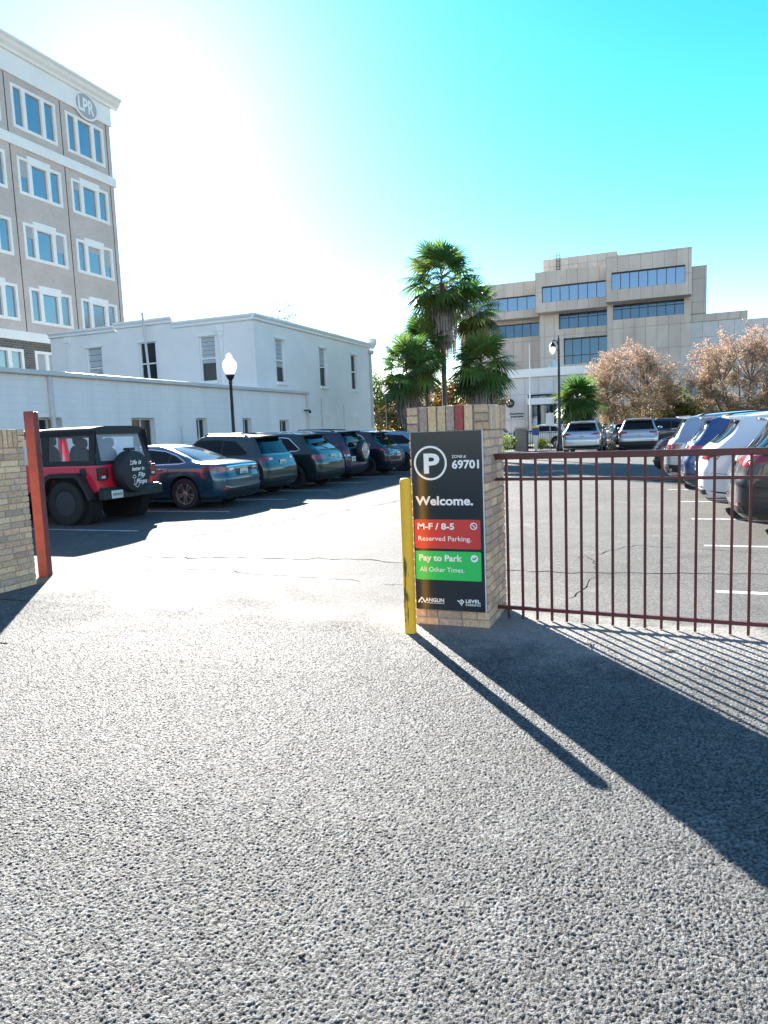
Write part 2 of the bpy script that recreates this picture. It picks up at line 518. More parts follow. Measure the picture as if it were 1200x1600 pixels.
def tag(o, label=None, cat=None, group=None, kind=None):
    if label: o['label'] = label
    if cat: o['category'] = cat
    if group: o['group'] = group
    if kind: o['kind'] = kind
    return o
def thing(name, loc=(0, 0, 0), rz=0.0, label=None, cat=None, group=None):
    o = bpy.data.objects.new(name, None)
    COL.objects.link(o)
    o.empty_display_size = 0.3
    o.location = loc; o.rotation_euler = (0, 0, rz)
    return tag(o, label, cat, group)
def struct(name, mb, m, **k):
    return tag(mb.build(name, m, **k), kind='structure')

CAP = 690.0
def glyphs(s, bold):
    """outline of a line of lettering as X, Z (thousandths) and triangles, from the built-in face"""
    c = bpy.data.curves.new('lettering', 'FONT'); c.body = s; c.size = 1; c.offset = bold; c.resolution_u = 3
    o = bpy.data.objects.new('lettering', c); COL.objects.link(o)
    bpy.context.view_layer.update()
    me = o.to_mesh()
    bm = bmesh.new(); bm.from_mesh(me); bmesh.ops.triangulate(bm, faces=bm.faces); bm.verts.index_update()
    P = [v.co.copy() for v in bm.verts]; x0 = min(p.x for p in P)
    T = [v.index for f in bm.faces for v in f.verts]
    bm.free(); o.to_mesh_clear(); bpy.data.objects.remove(o); bpy.data.curves.remove(c)
    return [(p.x - x0) * 1000 for p in P], [p.y * 1000 for p in P], T
def text_mesh(mb, s, x, z, h, width=None, y=0.0, fn=None, shear=0.0, bold=0.0):
    """s with its left end at x and baseline at z, capitals h tall; fn maps (x, z) to 3-D, else the y plane."""
    X, Z, T = glyphs(s, bold)
    k = h / CAP
    kx = width / max(X) if width else k
    fn = fn or (lambda a, b: (a, y, b))
    v = [fn(x + (a + shear * b) * kx, z + b * k) for a, b in zip(X, Z)]
    mb.add(v, [tuple(T[i:i + 3]) for i in range(0, len(T), 3)])

# ================================================================ THE GROUND
random.seed(7)
rng = np.random.default_rng(11)
g = MB(); g.quad((-600, -80, 0), (600, -80, 0), (600, 900, 0), (-600, 900, 0))
struct('ground', g, 'asphalt')
def stone_field(name, bands, cell, amp, seed):
    """worn surface of the entrance drive as real stones standing out of the binder"""
    rg = np.random.default_rng(seed)
    X0, Y0 = min(b[0] for b in bands), min(b[2] for b in bands)
    cx, cy = int((max(b[1] for b in bands) - X0) / cell) + 6, int((max(b[3] for b in bands) - Y0) / cell) + 6
    px = rg.random((cx, cy)); py = rg.random((cx, cy)); ph = rg.random((cx, cy)); pc = rg.random((cx, cy)); pr = rg.uniform(.75, 1.1, (cx, cy))
    yend = max(b[3] for b in bands)
    VV = []; QQ = []; CC = []; base = 0
    for x0, x1, y0, y1, step in bands:
        nx, ny = int((x1 - x0) / step) + 1, int(round((y1 - y0) / step)) + 1
        gx, gy = np.meshgrid(np.linspace(x0, x1, nx), np.linspace(y0, y1, ny))
        gx = gx.ravel(); gy = gy.ravel()
        ux, uy = (gx - X0) / cell + 2, (gy - Y0) / cell + 2
        ix, iy = ux.astype(int), uy.astype(int)
        best = np.full(gx.shape, 9.0); h = np.zeros_like(gx); col = np.zeros_like(gx)
        for a in (-1, 0, 1):
            for b in (-1, 0, 1):
                jx, jy = np.clip(ix + a, 0, cx - 1), np.clip(iy + b, 0, cy - 1)
                d = np.hypot(ux - jx - px[jx, jy], (uy - jy - py[jx, jy])) / pr[jx, jy]
                m = d < best
                best = np.where(m, d, best); h = np.where(m, ph[jx, jy], h); col = np.where(m, pc[jx, jy], col)
        dome = np.sqrt(np.clip(1 - (best / .68) ** 2, 0, 1))
        swell = .5 + .25 * np.sin(gx * 2.1 + 1.3 * np.sin(gy * 1.7)) * np.sin(gy * 1.3 + gx) + .25 * np.sin(gx * 5.3 + 2 * np.sin(gy * 3.1 + 1)) * np.sin(gy * 4.1 + gx * 1.7)
        wear = np.clip((yend - gy + 1.8 * swell - 1.5) / 1.5, 0, 1)
        wear = wear * wear * (3 - 2 * wear)
        z = .003 + amp * dome * (.5 + .6 * h) * wear
        VV.append(np.column_stack([gx, gy, z])); CC.append(np.clip(dome * 3, .35, 1) * (.4 + 1.35 * col ** 1.2))
        k = (np.arange(ny - 1)[:, None] * nx + np.arange(nx - 1)[None, :]).ravel() + base
        QQ.append(np.column_stack([k, k + 1, k + nx + 1, k + nx])); base += nx * ny
    v = np.concatenate(VV).astype(np.float32); q = np.concatenate(QQ).astype(np.int32); c = np.concatenate(CC).astype(np.float32)
    me = bpy.data.meshes.new(name)
    me.vertices.add(len(v)); me.vertices.foreach_set('co', v.ravel())
    me.loops.add(q.size); me.loops.foreach_set('vertex_index', q.ravel())
    me.polygons.add(len(q)); me.polygons.foreach_set('loop_start', np.arange(0, q.size, 4, dtype=np.int32))
    me.polygons.foreach_set('use_smooth', np.ones(len(q), dtype=bool))
    at = me.attributes.new('stone', 'FLOAT', 'POINT'); at.data.foreach_set('value', c)
    me.update(calc_edges=True)
    me.materials.append(M['asphalt_stone'])
    o = bpy.data.objects.new(name, me); COL.objects.link(o)
    return tag(o, kind='structure')
stone_field('driveway', [(-3.3, 1.7, .8, 2.4, .0041), (-4.8, 2.3, 2.4, 4.0, .0048), (-5.9, 2.8, 4.0, 5.2, .0053), (-7.4, 3.4, 5.2, 7.0, .0078)], .0094, .0066, 5)
g = MB()
for y in (7.25, 9.8, 12.62, 15.1, 17.55, 20.1, 22.65, 25.2, 27.7):
    g.quad((-14.2, y - .05, .004), (-8.45, y - .05, .004), (-8.45, y + .05, .004), (-14.2, y + .05, .004))
for y, x in ((6.92, .47), (9.46, .5), (12.0, .45), (14.55, .3), (17.1, .15), (19.6, 0)):
    g.quad((x, y - .05, .004), (x + 5.5, y - .05, .004), (x + 5.5, y + .05, .004), (x, y + .05, .004))
for x in (-7.6, -5.0, -2.4, .2, 2.8):
    g.quad((x - .05, 34.5, .004), (x + .05, 34.5, .004), (x + .05, 39.5, .004), (x - .05, 39.5, .004))
struct('parking_lines', g, 'line')
def crack(mb, pts, w, amp=0.05, seed=0, z=.003):
    r = random.Random(seed)
    P = []
    for (a, b) in zip(pts, pts[1:]):
        n = max(2, int(math.hypot(b[0] - a[0], b[1] - a[1]) / .12))
        for i in range(n):
            f = i / n
            P.append((a[0] + (b[0] - a[0]) * f + r.gauss(0, amp), a[1] + (b[1] - a[1]) * f + r.gauss(0, amp)))
    ww = [w * r.uniform(.3, 1.2) for _ in P]
    for i in range(len(P) - 1):
        (x0, y0), (x1, y1) = P[i], P[i + 1]
        d = math.hypot(x1 - x0, y1 - y0) or 1
        nx, ny = -(y1 - y0) / d, (x1 - x0) / d
        mb.quad((x0 - nx * ww[i], y0 - ny * ww[i], z), (x0 + nx * ww[i], y0 + ny * ww[i], z), (x1 + nx * ww[i + 1], y1 + ny * ww[i + 1], z), (x1 - nx * ww[i + 1], y1 - ny * ww[i + 1], z))
g = MB()
crack(g, [(-7.2, 8.6), (-6.3, 11.5), (-5.2, 15.5), (-4.4, 20)], .012, .03, 1)
crack(g, [(-6.6, 7.6), (-3.5, 7.9), (-1, 7.5), (1.5, 7.9), (5, 7.6)], .012, .03, 2)
crack(g, [(-7.4, 6.5), (-5, 7.0), (-2.2, 6.6)], .010, .03, 3)
crack(g, [(-.9, 8.4), (-.3, 9.4), (1.2, 9.0)], .008, .03, 4)
crack(g, [(-.75, 6.4), (-.6, 7.5), (-.8, 8.6)], .007, .02, 5)
struct('pavement_cracks', g, 'crack')

# ================================================================ GATE PIERS OF BRICK
TINTS = [((.66, .45, .28), 6), ((.72, .51, .32), 4), ((.56, .39, .27), 5), ((.62, .41, .27), 5), ((.50, .36, .27), 3), ((.54, .34, .25), 1.0)]
def brick_tint(r):
    c = r.choices([t[0] for t in TINTS], [t[1] for t in TINTS])[0]
    k = r.uniform(.82, 1.15)
    return tuple(max(0.02, x * k) for x in c)
CAP_TINTS = [(.42, .30, .25), (.72, .50, .27), (.66, .48, .28), (.46, .34, .26), (.42, .10, .09), (.74, .52, .30), (.40, .33, .27)]
def brick_pier(name, x0, x1, y0, y1, H, seed, label):
    r = random.Random(seed)
    root = thing(name, ((x0 + x1) / 2, (y0 + y1) / 2, 0), 0, label, 'brick pier')
    ox, oy = (x0 + x1) / 2, (y0 + y1) / 2
    W, D = x1 - x0, y1 - y0
    cap = .195
    core = MB(); core.box(-W / 2 + .007, W / 2 - .007, -D / 2 + .007, D / 2 - .007, 0, H - .008)
    core.build('mortar_core', 'mortar', root)
    b = MB()
    ch = .0672; n = int(round((H - cap) / ch)); ch = (H - cap) / n
    def put(xa, xb, ya, yb, za, zb, jx=0, jy=0, tint=None):
        b.tint = tint or brick_tint(r)
        j = r.uniform(-.002, .0025)
        b.box(xa - jx * j, xb + jx * j, ya - jy * j, yb + jy * j, za + r.uniform(0, .0012), zb - r.uniform(0, .0015))
        for q in range(len(b.v) - 8, len(b.v)):                # chipped, hand-laid corners
            b.v[q] = tuple(c + r.gauss(0, .0016) for c in b.v[q])
    def run(a0, a1, k):
        out = []; L = .2; p = a0
        first = [.2, .095, .2, .145][k % 4] if k % 2 else .2
        ln = first
        while p < a1 - .03:
            q = min(p + ln, a1)
            if a1 - q < .06: q = a1
            out.append((p, q - (.01 if q < a1 else 0))); p = q; ln = L * r.uniform(.96, 1.03)
            if r.random() < .12: ln = .1
        return out
    t = .09
    for k in range(n):
        z0, z1 = k * ch + .0015, (k + 1) * ch - .0085
        ev = k % 2 == 0
        fx = (-W / 2, W / 2) if ev else (-W / 2 + t + .01, W / 2 - t - .01)
        fy = (-D / 2 + t + .01, D / 2 - t - .01) if ev else (-D / 2, D / 2)
        for s in (-1, 1):
            ya, yb = (-D / 2, -D / 2 + t) if s < 0 else (D / 2 - t, D / 2)
            for p, q in run(*fx, k + (s > 0)): put(p, q, ya, yb, z0, z1, 0, 1)
            xa, xb = (-W / 2, -W / 2 + t) if s < 0 else (W / 2 - t, W / 2)
            for p, q in run(*fy, k + 2 + (s > 0)): put(xa, xb, p, q, z0, z1, 1, 0)
    # soldier cap: stacked headers on the front corners, bricks on end between
    e = .012; z0, z1 = H - cap, H
    X0, X1, Y0, Y1 = -W / 2 - e, W / 2 + e, -D / 2 - e, D / 2 + e
    for (ya, yb) in ((Y0, Y0 + .09), (Y1 - .09, Y1)):
        for xa in (X0, X1 - .09):
            for i in range(3):
                put(xa, xa + .088, ya, yb, z0 + i * .0655, z0 + i * .0655 + .056, 0, 1)
        nb = int(round((X1 - X0 - .2) / .073)); st = (X1 - X0 - .2) / nb
        for i in range(nb):
            xa = X0 + .1 + i * st
            put(xa + .004, xa + st - .006, ya, yb, z0, z1 - .003, 0, 1, CAP_TINTS[i % 7] if ya == Y0 else None)
    for (xa, xb) in ((X0, X0 + .09), (X1 - .09, X1)):
        nb = int(round((Y1 - Y0 - .19) / .06)); st = (Y1 - Y0 - .19) / nb
        for i in range(nb):
            ya = Y0 + .095 + i * st
            put(xa, xb, ya + .003, ya + st - .006, z0, z1 - .003, 1, 0)
    b.tint = None
    b.build('brickwork', 'brick', root, bevel=.0035)
    tp = MB(); tp.box(X0 + .006, X1 - .006, Y0 + .006, Y1 - .006, H - .012, H - .0045)
    tp.build('mortar_cap', 'mortar', root)
    return root
brick_pier('brick_pier', -1.84, -1.235, 5.29, 5.96, 1.735, 3, 'brick gate pier carrying the dark parking sign on its face')
brick_pier('brick_pier', -7.16, -6.535, 5.22, 5.88, 1.735, 8, 'brick gate pier beside the red steel post, no sign on it')

# ---- parking sign on the right pier
sg = thing('parking_sign', (-1.535, 5.272, .84), 0, 'dark navy parking sign reading Welcome fixed to the brick pier', 'sign')
SX, SZ = -1.535, .84
b = MB(); b.box(-.285, .285, -.009, .010, -.705, .70); b.build('sign_backing', 'sign_edge', sg)
b = MB(); b.box(-.2835, .279, -.0125, -.0092, -.7035, .6985); b.build('sign_panel', 'sign_face', sg)
FY = -.0128
def rrect(x0, x1, z0, z1, r, n=5):
    P = []
    for cx, cz, a0 in ((x1 - r, z0 + r, -90), (x1 - r, z1 - r, 0), (x0 + r, z1 - r, 90), (x0 + r, z0 + r, 180)):
        for i in range(n + 1):
            a = R(a0 + 90 * i / n); P.append((cx + r * math.cos(a), cz + r * math.sin(a)))
    return P
def ring(mb, cx, cz, r0, r1, y, n=48, a0=0, a1=360):
    v = []; f = []
    for i in range(n + 1):
        a = R(a0 + (a1 - a0) * i / n)
        v += [(cx + r0 * math.cos(a), y, cz + r0 * math.sin(a)), (cx + r1 * math.cos(a), y, cz + r1 * math.sin(a))]
    for i in range(n): f.append((2 * i, 2 * i + 1, 2 * i + 3, 2 * i + 2))
    mb.add(v, f)
def disc(mb, cx, cz, r, y, n=32):
    mb.add([(cx + r * math.cos(2 * math.pi * i / n), y, cz + r * math.sin(2 * math.pi * i / n)) for i in range(n)], [tuple(range(n))])
def strip(mb, pts, w, y):
    for (a, b) in zip(pts, pts[1:]):
        d = math.hypot(b[0] - a[0], b[1] - a[1]); nx, nz = -(b[1] - a[1]) / d * w / 2, (b[0] - a[0]) / d * w / 2
        mb.quad((a[0] - nx, y, a[1] - nz), (b[0] - nx, y, b[1] - nz), (b[0] + nx, y, b[1] + nz), (a[0] + nx, y, a[1] + nz))
rb = MB(); rb.prism(rrect(-.275, .255, -.212, .018, .012), FY - .0015, FY + .001); rb.build('reserved_panel', 'red_vinyl', sg)
gb = MB(); gb.prism(rrect(-.275, .255, -.462, -.232, .012), FY - .0015, FY + .001); gb.build('pay_panel', 'green_vinyl', sg)
T1 = FY - .0004; T2 = FY - .0022
lt = MB()
BOLD = ('P', '69701', 'Welcome.', 'M-F / 8-5', 'Pay to Park', 'ANGLIN', 'LEVEL')
def tx(s, x, z, h, wd, y):
    lt = MB()
    text_mesh(lt, s, x - SX, z - SZ, h, wd, y, bold=.03 if s in BOLD else .006)
    lt.build('lettering', 'white_vinyl', sg, fix=False)
ring(lt, -1.665 - SX, 1.298 - SZ, .117, .133, T1, 64)
lt.build('symbol_ring', 'white_vinyl', sg, fix=False); lt = MB()
tx('P', -1.718, 1.223, .145, .128, T1)
tx('ZONE #', -1.492, 1.334, .021, .112, T1)
tx('69701', -1.492, 1.254, .060, .212, T1)
tx('Welcome.', -1.795, .972, .066, .462, T1)
tx('M-F / 8-5', -1.785, .781, .047, .298, T2)
tx('Reserved Parking.', -1.782, .690, .037, .428, T2)
tx('Pay to Park', -1.782, .531, .047, .352, T2)
tx('All Other Times.', -1.778, .443, .037, .364, T2)
ring(lt, -1.333 - SX, .808 - SZ, .021, .028, T2, 32)
strip(lt, [(-1.352 - SX, .826 - SZ), (-1.314 - SX, .79 - SZ)], .007, T2 - .0002)
lt.build('no_parking_symbol', 'white_vinyl', sg, fix=False); lt = MB()
disc(lt, -1.333 - SX, .556 - SZ, .029, T2)
lt.build('tick_disc', 'white_vinyl', sg, fix=False); lt = MB()
tx('ANGLIN', -1.742, .200, .029, .156, T1)
strip(lt, [(-1.800 - SX, .190 - SZ), (-1.769 - SX, .233 - SZ)], .011, T1)
strip(lt, [(-1.7695 - SX, .233 - SZ), (-1.740 - SX, .190 - SZ)], .011, T1 - .0002)
lt.add([(-1.778 - SX, T1, .189 - SZ), (-1.761 - SX, T1, .189 - SZ), (-1.7695 - SX, T1, .203 - SZ)], [(0, 1, 2)])
lt.build('logo', 'white_vinyl', sg, fix=False); lt = MB()
rr = random.Random(4); xx = -1.732
while xx < -1.590:
    ww = rr.uniform(.003, .006); lt.quad((xx - SX, T1, .187 - SZ), (xx + ww - SX, T1, .187 - SZ), (xx + ww - SX, T1, .1925 - SZ), (xx - SX, T1, .1925 - SZ)); xx += ww + rr.uniform(.001, .002)
lt.build('tagline', 'white_vinyl', sg, fix=False); lt = MB()
tx('LEVEL', -1.411, .206, .025, .117, T1)
tx('PARKING', -1.411, .180, .019, .117, T1)
lx, lz = -1.447 - SX, .208 - SZ
strip(lt, [(lx - .03, lz + .012), (lx - .016, lz + .002), (lx + .002, lz + .018)], .008, T1)
strip(lt, [(lx + .0, lz + .022), (lx + .021, lz + .003), (lx + .004, lz - .013)], .008, T1 - .0002)
strip(lt, [(lx - .014, lz - .003), (lx + .0, lz - .016), (lx + .004, lz - .027)], .008, T1 - .0003)
strip(lt, [(lx - .002, lz - .002), (lx + .006, lz + .006)], .007, T1 - .0004)
lt.build('logo', 'white_vinyl', sg, fix=False)
ck = MB(); strip(ck, [(-1.348 - SX, .557 - SZ), (-1.337 - SX, .546 - SZ), (-1.317 - SX, .566 - SZ)], .008, T2 - .0006)
ck.build('tick_mark', 'dark_vinyl', sg, fix=False)

# ---- bollard
bo = thing('bollard', (-1.795, 5.035, 0), 0, 'scuffed yellow bollard standing in front of the signed brick pier', 'bollard')
b = MB(); b.lathe([(.0455, 0), (.0455, .01), (.044, .02), (.044, 1.165), (.042, 1.185), (.034, 1.196), (.018, 1.2), (.001, 1.201)], n=32)
b.build('sleeve', 'yellow', bo, smooth=True, angle=50)
def on_cyl(mb, r, pts):
    v = [(r * math.sin(a), -r * math.cos(a), z) for a, z in pts]
    mb.add(v, [tuple(range(len(v)))])
sc_ = MB(); rr = random.Random(2)
def scuff(a, z, wa, hz, n=14, jit=.35, r=.0446):
    c = []
    for i in range(n):
        t = 2 * math.pi * i / n; k = 1 + rr.uniform(-jit, jit)
        c.append((a + wa * math.cos(t) * k, z + hz * math.sin(t) * k))
    v = [(r * math.sin(a), -r * math.cos(a), z)] + [(r * math.sin(p), -r * math.cos(p), q) for p, q in c]
    sc_.add(v, [(0, 1 + i, 1 + (i + 1) % n) for i in range(n)])
scuff(-.25, .52, .28, .085, jit=.15); scuff(-.35, .40, .12, .05); scuff(-.5, .33, .18, .025)
for i in range(26): scuff(rr.uniform(-1.1, .3), rr.uniform(.1, .36), rr.uniform(.02, .12), rr.uniform(.008, .05))
for i in range(8): scuff(rr.uniform(-1.2, 1.0), rr.uniform(.4, 1.1), rr.uniform(.01, .05), rr.uniform(.004, .015))
sc_.build('scuff_mark', 'scuff', bo, fix=False)

# ---- red post by the left pier
po = thing('gate_post', (-6.815, 6.27, 0), R(20), 'tall square red steel post beside the brick pier nearest the red off-roader', 'post')
b = MB(); b.box(-.058, .058, -.058, .058, 0, 1.94); b.build('shaft', 'red_paint', po, bevel=.006)
b = MB(); b.box(-.052, .052, -.052, .052, 1.9395, 1.944); b.build('cap', 'red_paint', po)

# ---- gate
ga = thing('metal_gate', (-1.235, 5.612, 0), math.atan2(-.112, 1.9), 'dark red metal bar gate beside the parking sign pier', 'gate')
GL = 2.0
b = MB(); b.box(-.015, GL, -.022, .022, 1.296, 1.345); b.build('top_rail', 'gate_paint', ga, bevel=.004)
b = MB(); b.box(-.012, GL, -.012, .012, 1.128, 1.152); b.build('middle_rail', 'gate_paint', ga, bevel=.002)
b = MB(); b.box(-.03, GL, -.014, .014, .083, .111); b.build('bottom_rail', 'gate_paint', ga, bevel=.002)
for i in range(16):
    x = .092 + .1154 * i
    b = MB(); b.box(x - .0095, x + .0095, -.0095, .0095, .012, 1.2965); b.build('bar', 'gate_paint', ga)
b = MB(); b.box(GL, GL + .075, -.0375, .0375, 0, 1.40); b.build('end_post', 'gate_paint', ga, bevel=.004)
for z in (.10, 1.32):
    b = MB(); b.box(-.05, -.0, -.03, .03, z - .04, z + .04); b.build('hinge', 'gate_paint', ga, bevel=.004)

# ================================================================ BUILDINGS
def facade(mb, fn, u0, u1, z0, z1, ops, depth, back=True):
    """upright wall face with recessed openings; fn(u, d, z): d is the depth behind the face"""
    us = sorted({u0, u1, *[o[0] for o in ops], *[o[1] for o in ops]})
    zs = sorted({z0, z1, *[o[2] for o in ops], *[o[3] for o in ops]})
    for a, b in zip(us, us[1:]):
        for c, d in zip(zs, zs[1:]):
            m, n = (a + b) / 2, (c + d) / 2
            if any(o[0] < m < o[1] and o[2] < n < o[3] for o in ops): continue
            mb.quad(fn(a, 0, c), fn(b, 0, c), fn(b, 0, d), fn(a, 0, d))
    for a, b, c, d in ops:
        mb.quad(fn(a, 0, c), fn(a, depth, c), fn(a, depth, d), fn(a, 0, d))
        mb.quad(fn(b, 0, c), fn(b, 0, d), fn(b, depth, d), fn(b, depth, c))
        mb.quad(fn(a, 0, d), fn(a, depth, d), fn(b, depth, d), fn(b, 0, d))
        mb.quad(fn(a, 0, c), fn(b, 0, c), fn(b, depth, c), fn(a, depth, c))
        if back: mb.quad(fn(a, depth, c), fn(b, depth, c), fn(b, depth, d), fn(a, depth, d))
def fx(x):                                  # face looking to +X at x, u = Y
    return lambda u, d, z: (x - d, u, z)
def fy(y):                                  # face looking to -Y at y, u = X
    return lambda u, d, z: (u, y + d, z)
def block(mb, x0, x1, y0, y1, z0, z1, opx=(), opy=(), depth=.25, bottom=False):
    facade(mb, fx(x1), y0, y1, z0, z1, list(opx), depth)
    facade(mb, fy(y0), x0, x1, z0, z1, list(opy), depth)
    mb.quad((x0, y0, z0), (x0, y0, z1), (x0, y1, z1), (x0, y1, z0))
    mb.quad((x0, y1, z0), (x0, y1, z1), (x1, y1, z1), (x1, y1, z0))
    mb.quad((x0, y0, z1), (x1, y0, z1), (x1, y1, z1), (x0, y1, z1))
    mb.quad((x0, y0, z0), (x0, y1, z0), (x1, y1, z0), (x1, y0, z0))

# ---- low white block building along the stalls
lb = thing('storefront_annex', (0, 0, 0), 0, 'long low white painted block building behind the row of dark cars', 'building')
ow = [(14.5, 15.3, 1.25, 2.28), (18.1, 19.2, 1.15, 2.28), (21.45, 22.1, 1.3, 2.28), (24.5, 25.15, 1.3, 2.28), (27.45, 28.3, 1.2, 2.22)]
b = MB(); block(b, -26, -15.5, 0, 25.9, 0, 3.4, [o for o in ow if o[1] < 25.6], (), .22)
block(b, -15.97, -15.5, 25.9, 30.1, 0, 3.4, [ow[4]], (), .22)
b.build('wall', 'white_block', lb)
b = MB(); b.box(-26, -15.42, -.1, 25.9, 3.402, 3.5); b.box(-15.95, -15.42, 25.902, 30.18, 3.402, 3.5); b.build('roof', 'roof_membrane', lb)
b = MB(); b.bar((-15.43, -.1, 3.46), (-15.43, 30.2, 3.46), .13, .13); b.build('gutter', 'gutter', lb, bevel=.02)
for y in (14.95, 30.02):
    b = MB(); b.box(-15.5, -15.40, y - .06, y + .06, 0, 3.39); b.build('downspout', 'gutter', lb, bevel=.015)
for (a, c, d, e) in ow:
    f = MB()
    for u in (a, (a + c) / 2 - .02, c - .05): f.box(-15.70, -15.64, u, u + .05, d, e)
    f.box(-15.70, -15.645, a + .05, c - .05, e - .06, e); f.box(-15.70, -15.645, a + .05, c - .05, d, d + .06)
    fo = f.build('window', 'gutter', lb)
    p = MB(); p.box(-15.69, -15.675, a + .05, c - .05, d + .06, e - .06); p.build('pane', 'glass_dark', fo)
b = MB(); b.box(-15.48, -15.2, 29.75, 29.85, 2.62, 2.68); b.lathe([(.02, 0), (.06, .02), (.07, .14)], (-15.2, 29.8, 2.5), 8); b.build('wall_lamp', 'black_metal', lb)
b = MB(); b.tube([(-15.47, 20.55, 1.0), (-15.47, 20.55, 2.0)], .018, 6); b.build('vent_pipe', 'gutter', lb)

# ---- two-storey white building
K = 16.0 / 15.5
def ky(y): return y * K
def kz(z): return (z - 1.56) * K + 1.56
X2 = -16.0; Y2 = ky(25.75); Y2e = ky(38.3)
tb = thing('corner_building', (0, 0, 0), 0, 'two storey white stuccoed building with small arched windows', 'building')
wr = [(ky(a), ky(c), kz(3.86), kz(5.72)) for a, c in ((27.45, 28.25), (31.68, 32.48), (35.5, 36.25))]
wl = [(a * K, c * K, kz(3.95), kz(5.82)) for a, c in ((-24.3, -23.42), (-21.35, -20.45), (-18.2, -17.4))]
H2 = kz(6.3)
b = MB(); block(b, -27.2, X2, Y2, Y2e, 0, H2, wr, wl, .22)
b.box(-23.24, -20.07, Y2, Y2 + .3, H2 + .002, H2 + .24); b.box(-27.2, -23.26, Y2, Y2 + .3, H2 + .002, H2 + .13); b.build('wall', 'white_stucco', tb)
b = MB()
prof = [(0, 0), (.10, .04), (.10, .12), (.18, .2), (.18, .28), (0, .28)]
b.prism([(X2 + .002 + a, H2 - .06 + c) for a, c in prof] , Y2 - .18, Y2e + .05, 'y')
for (xa, xb, dz) in ((-20.05, X2 + .0, 0), (-23.25, -20.06, .24), (-27.2, -23.26, .13)):
    b.prism([(Y2 - .002 - a, H2 - .06 + c + dz) for a, c in prof][::-1], xa, xb, 'x')
b.build('cornice', 'white_trim', tb)
def arch_window(fn, a, c, d, e, blind):
    f = MB(); n = 8; rise = .13 * K; mid = (a + c) / 2
    def P(u, dd, z): return fn(u, dd, z)
    top = [(a - .1 + (c - a + .2) * i / n, e - .01 + rise * math.sin(math.pi * i / n) + .03) for i in range(n + 1)]
    for i in range(n):
        (u0, za), (u1, zb) = top[i], top[i + 1]
        for dd in (-.05,):
            f.quad(P(u0, dd, e - .02), P(u1, dd, e - .02), P(u1, dd, zb), P(u0, dd, za))
            f.quad(P(u0, dd, za), P(u1, dd, zb), P(u1, .0, zb), P(u0, .0, za))
    f.quad(P(a - .1, -.05, e - .02), P(c + .1, -.05, e - .02), P(c + .1, .1, e - .02), P(a - .1, .1, e - .02))
    def bx(u0, u1, d0, d1, z0, z1):
        q = [P(u0, d0, z0), P(u1, d0, z0), P(u1, d1, z0), P(u0, d1, z0), P(u0, d0, z1), P(u1, d0, z1), P(u1, d1, z1), P(u0, d1, z1)]
        f.add(q, [(0, 3, 2, 1), (4, 5, 6, 7), (0, 1, 5, 4), (1, 2, 6, 5), (2, 3, 7, 6), (3, 0, 4, 7)])
    bx(a - .06, c + .06, -.09, .1, d - .14, d)
    bx(a, a + .06, .06, .16, d, e); bx(c - .06, c, .06, .16, d, e); bx(a, c, .062, .158, e - .06, e); bx(a, c, .062, .158, (d + e) / 2 - .03, (d + e) / 2 + .03)
    fo = f.build('window', 'white_trim', tb)
    g1 = MB(); g1.quad(P(a, .14, d), P(c, .14, d), P(c, .14, e), P(a, .14, e)); g1.build('pane', 'glass_dark', fo)
    if blind < 1:
        z0 = d + (e - d) * blind
        g2 = MB()
        k = 6
        for i in range(k):
            za, zb = z0 + (e - .06 - z0) * i / k, z0 + (e - .06 - z0) * (i + .93) / k
            g2.quad(P(a + .06, .132, za), P(c - .06, .132, za), P(c - .06, .132, zb), P(a + .06, .132, zb))
        g2.build('blind', 'blind', fo)
for i, o in enumerate(wr): arch_window(fx(X2), *o, (.35, .55, 1)[i])
for i, o in enumerate(wl): arch_window(fy(Y2), *o, (.1, 1, .4)[i])
for (ya, yb) in ((30.28, 30.95), (32.0, 32.75), (35.45, 36.2)):       # bricked-up lower openings
    f = MB(); a, c, e = ky(ya), ky(yb), kz(2.42); n = 8
    P = fx(X2)
    for i in range(n):
        u0, u1 = a + (c - a) * i / n, a + (c - a) * (i + 1) / n
        z0, z1 = e + .16 * math.sin(math.pi * i / n), e + .16 * math.sin(math.pi * (i + 1) / n)
        f.quad(P(u0, -.04, e - .05), P(u1, -.04, e - .05), P(u1, -.04, z1), P(u0, -.04, z0)); f.quad(P(u0, -.04, z0), P(u1, -.04, z1), P(u1, 0, z1), P(u0, 0, z0))
    f.box(X2, X2 + .03, c, c + .05, .0, e - .06)
    f.build('blind_arch', 'white_trim', tb)
for (p, hz) in (((-25.25 * K, Y2 - .07), 6.35), ((-17.06 * K, Y2 - .07), 6.2)):
    b = MB(); z = kz(hz); b.box(p[0] - .16, p[0] + .16, p[1] - .1, p[1] + .066, z - .28, z); b.prism([(p[0] - .16, z - .281), (p[0] + .16, z - .281), (p[0] + .06, z - .5), (p[0] - .06, z - .5)], p[1] - .06, p[1] + .066)
    b.box(p[0] - .06, p[0] + .06, p[1] - .04, p[1] + .066, 0, z - .5); b.build('downspout', 'white_trim', tb, bevel=.01)
b = MB(); b.box(X2 + .003, X2 + .13, Y2e - .25, Y2e - .1, 0, kz(5.9)); b.lathe([(.1, 0), (.2, .06), (.2, .2), (.14, .24)], (X2 + .1, Y2e - .17, kz(5.9)), 10)
b.build('downspout', 'gutter', tb, bevel=.01)
b = MB(); b.lathe([(.06, 0), (.14, .1), (.24, .25), (.3, .45), (.26, .6), (.1, .66), (.01, .67)], (X2 + .12, Y2e + .03, kz(6.18)), 14); b.build('corner_finial', 'white_trim', tb, smooth=True)
b = MB(); b.tube([(-20.45 * K, Y2 - .5, 3.5), (-20.75 * K, Y2 - .35, kz(7.0))], .055, 8); b.build('vent_pipe', 'gutter', tb)
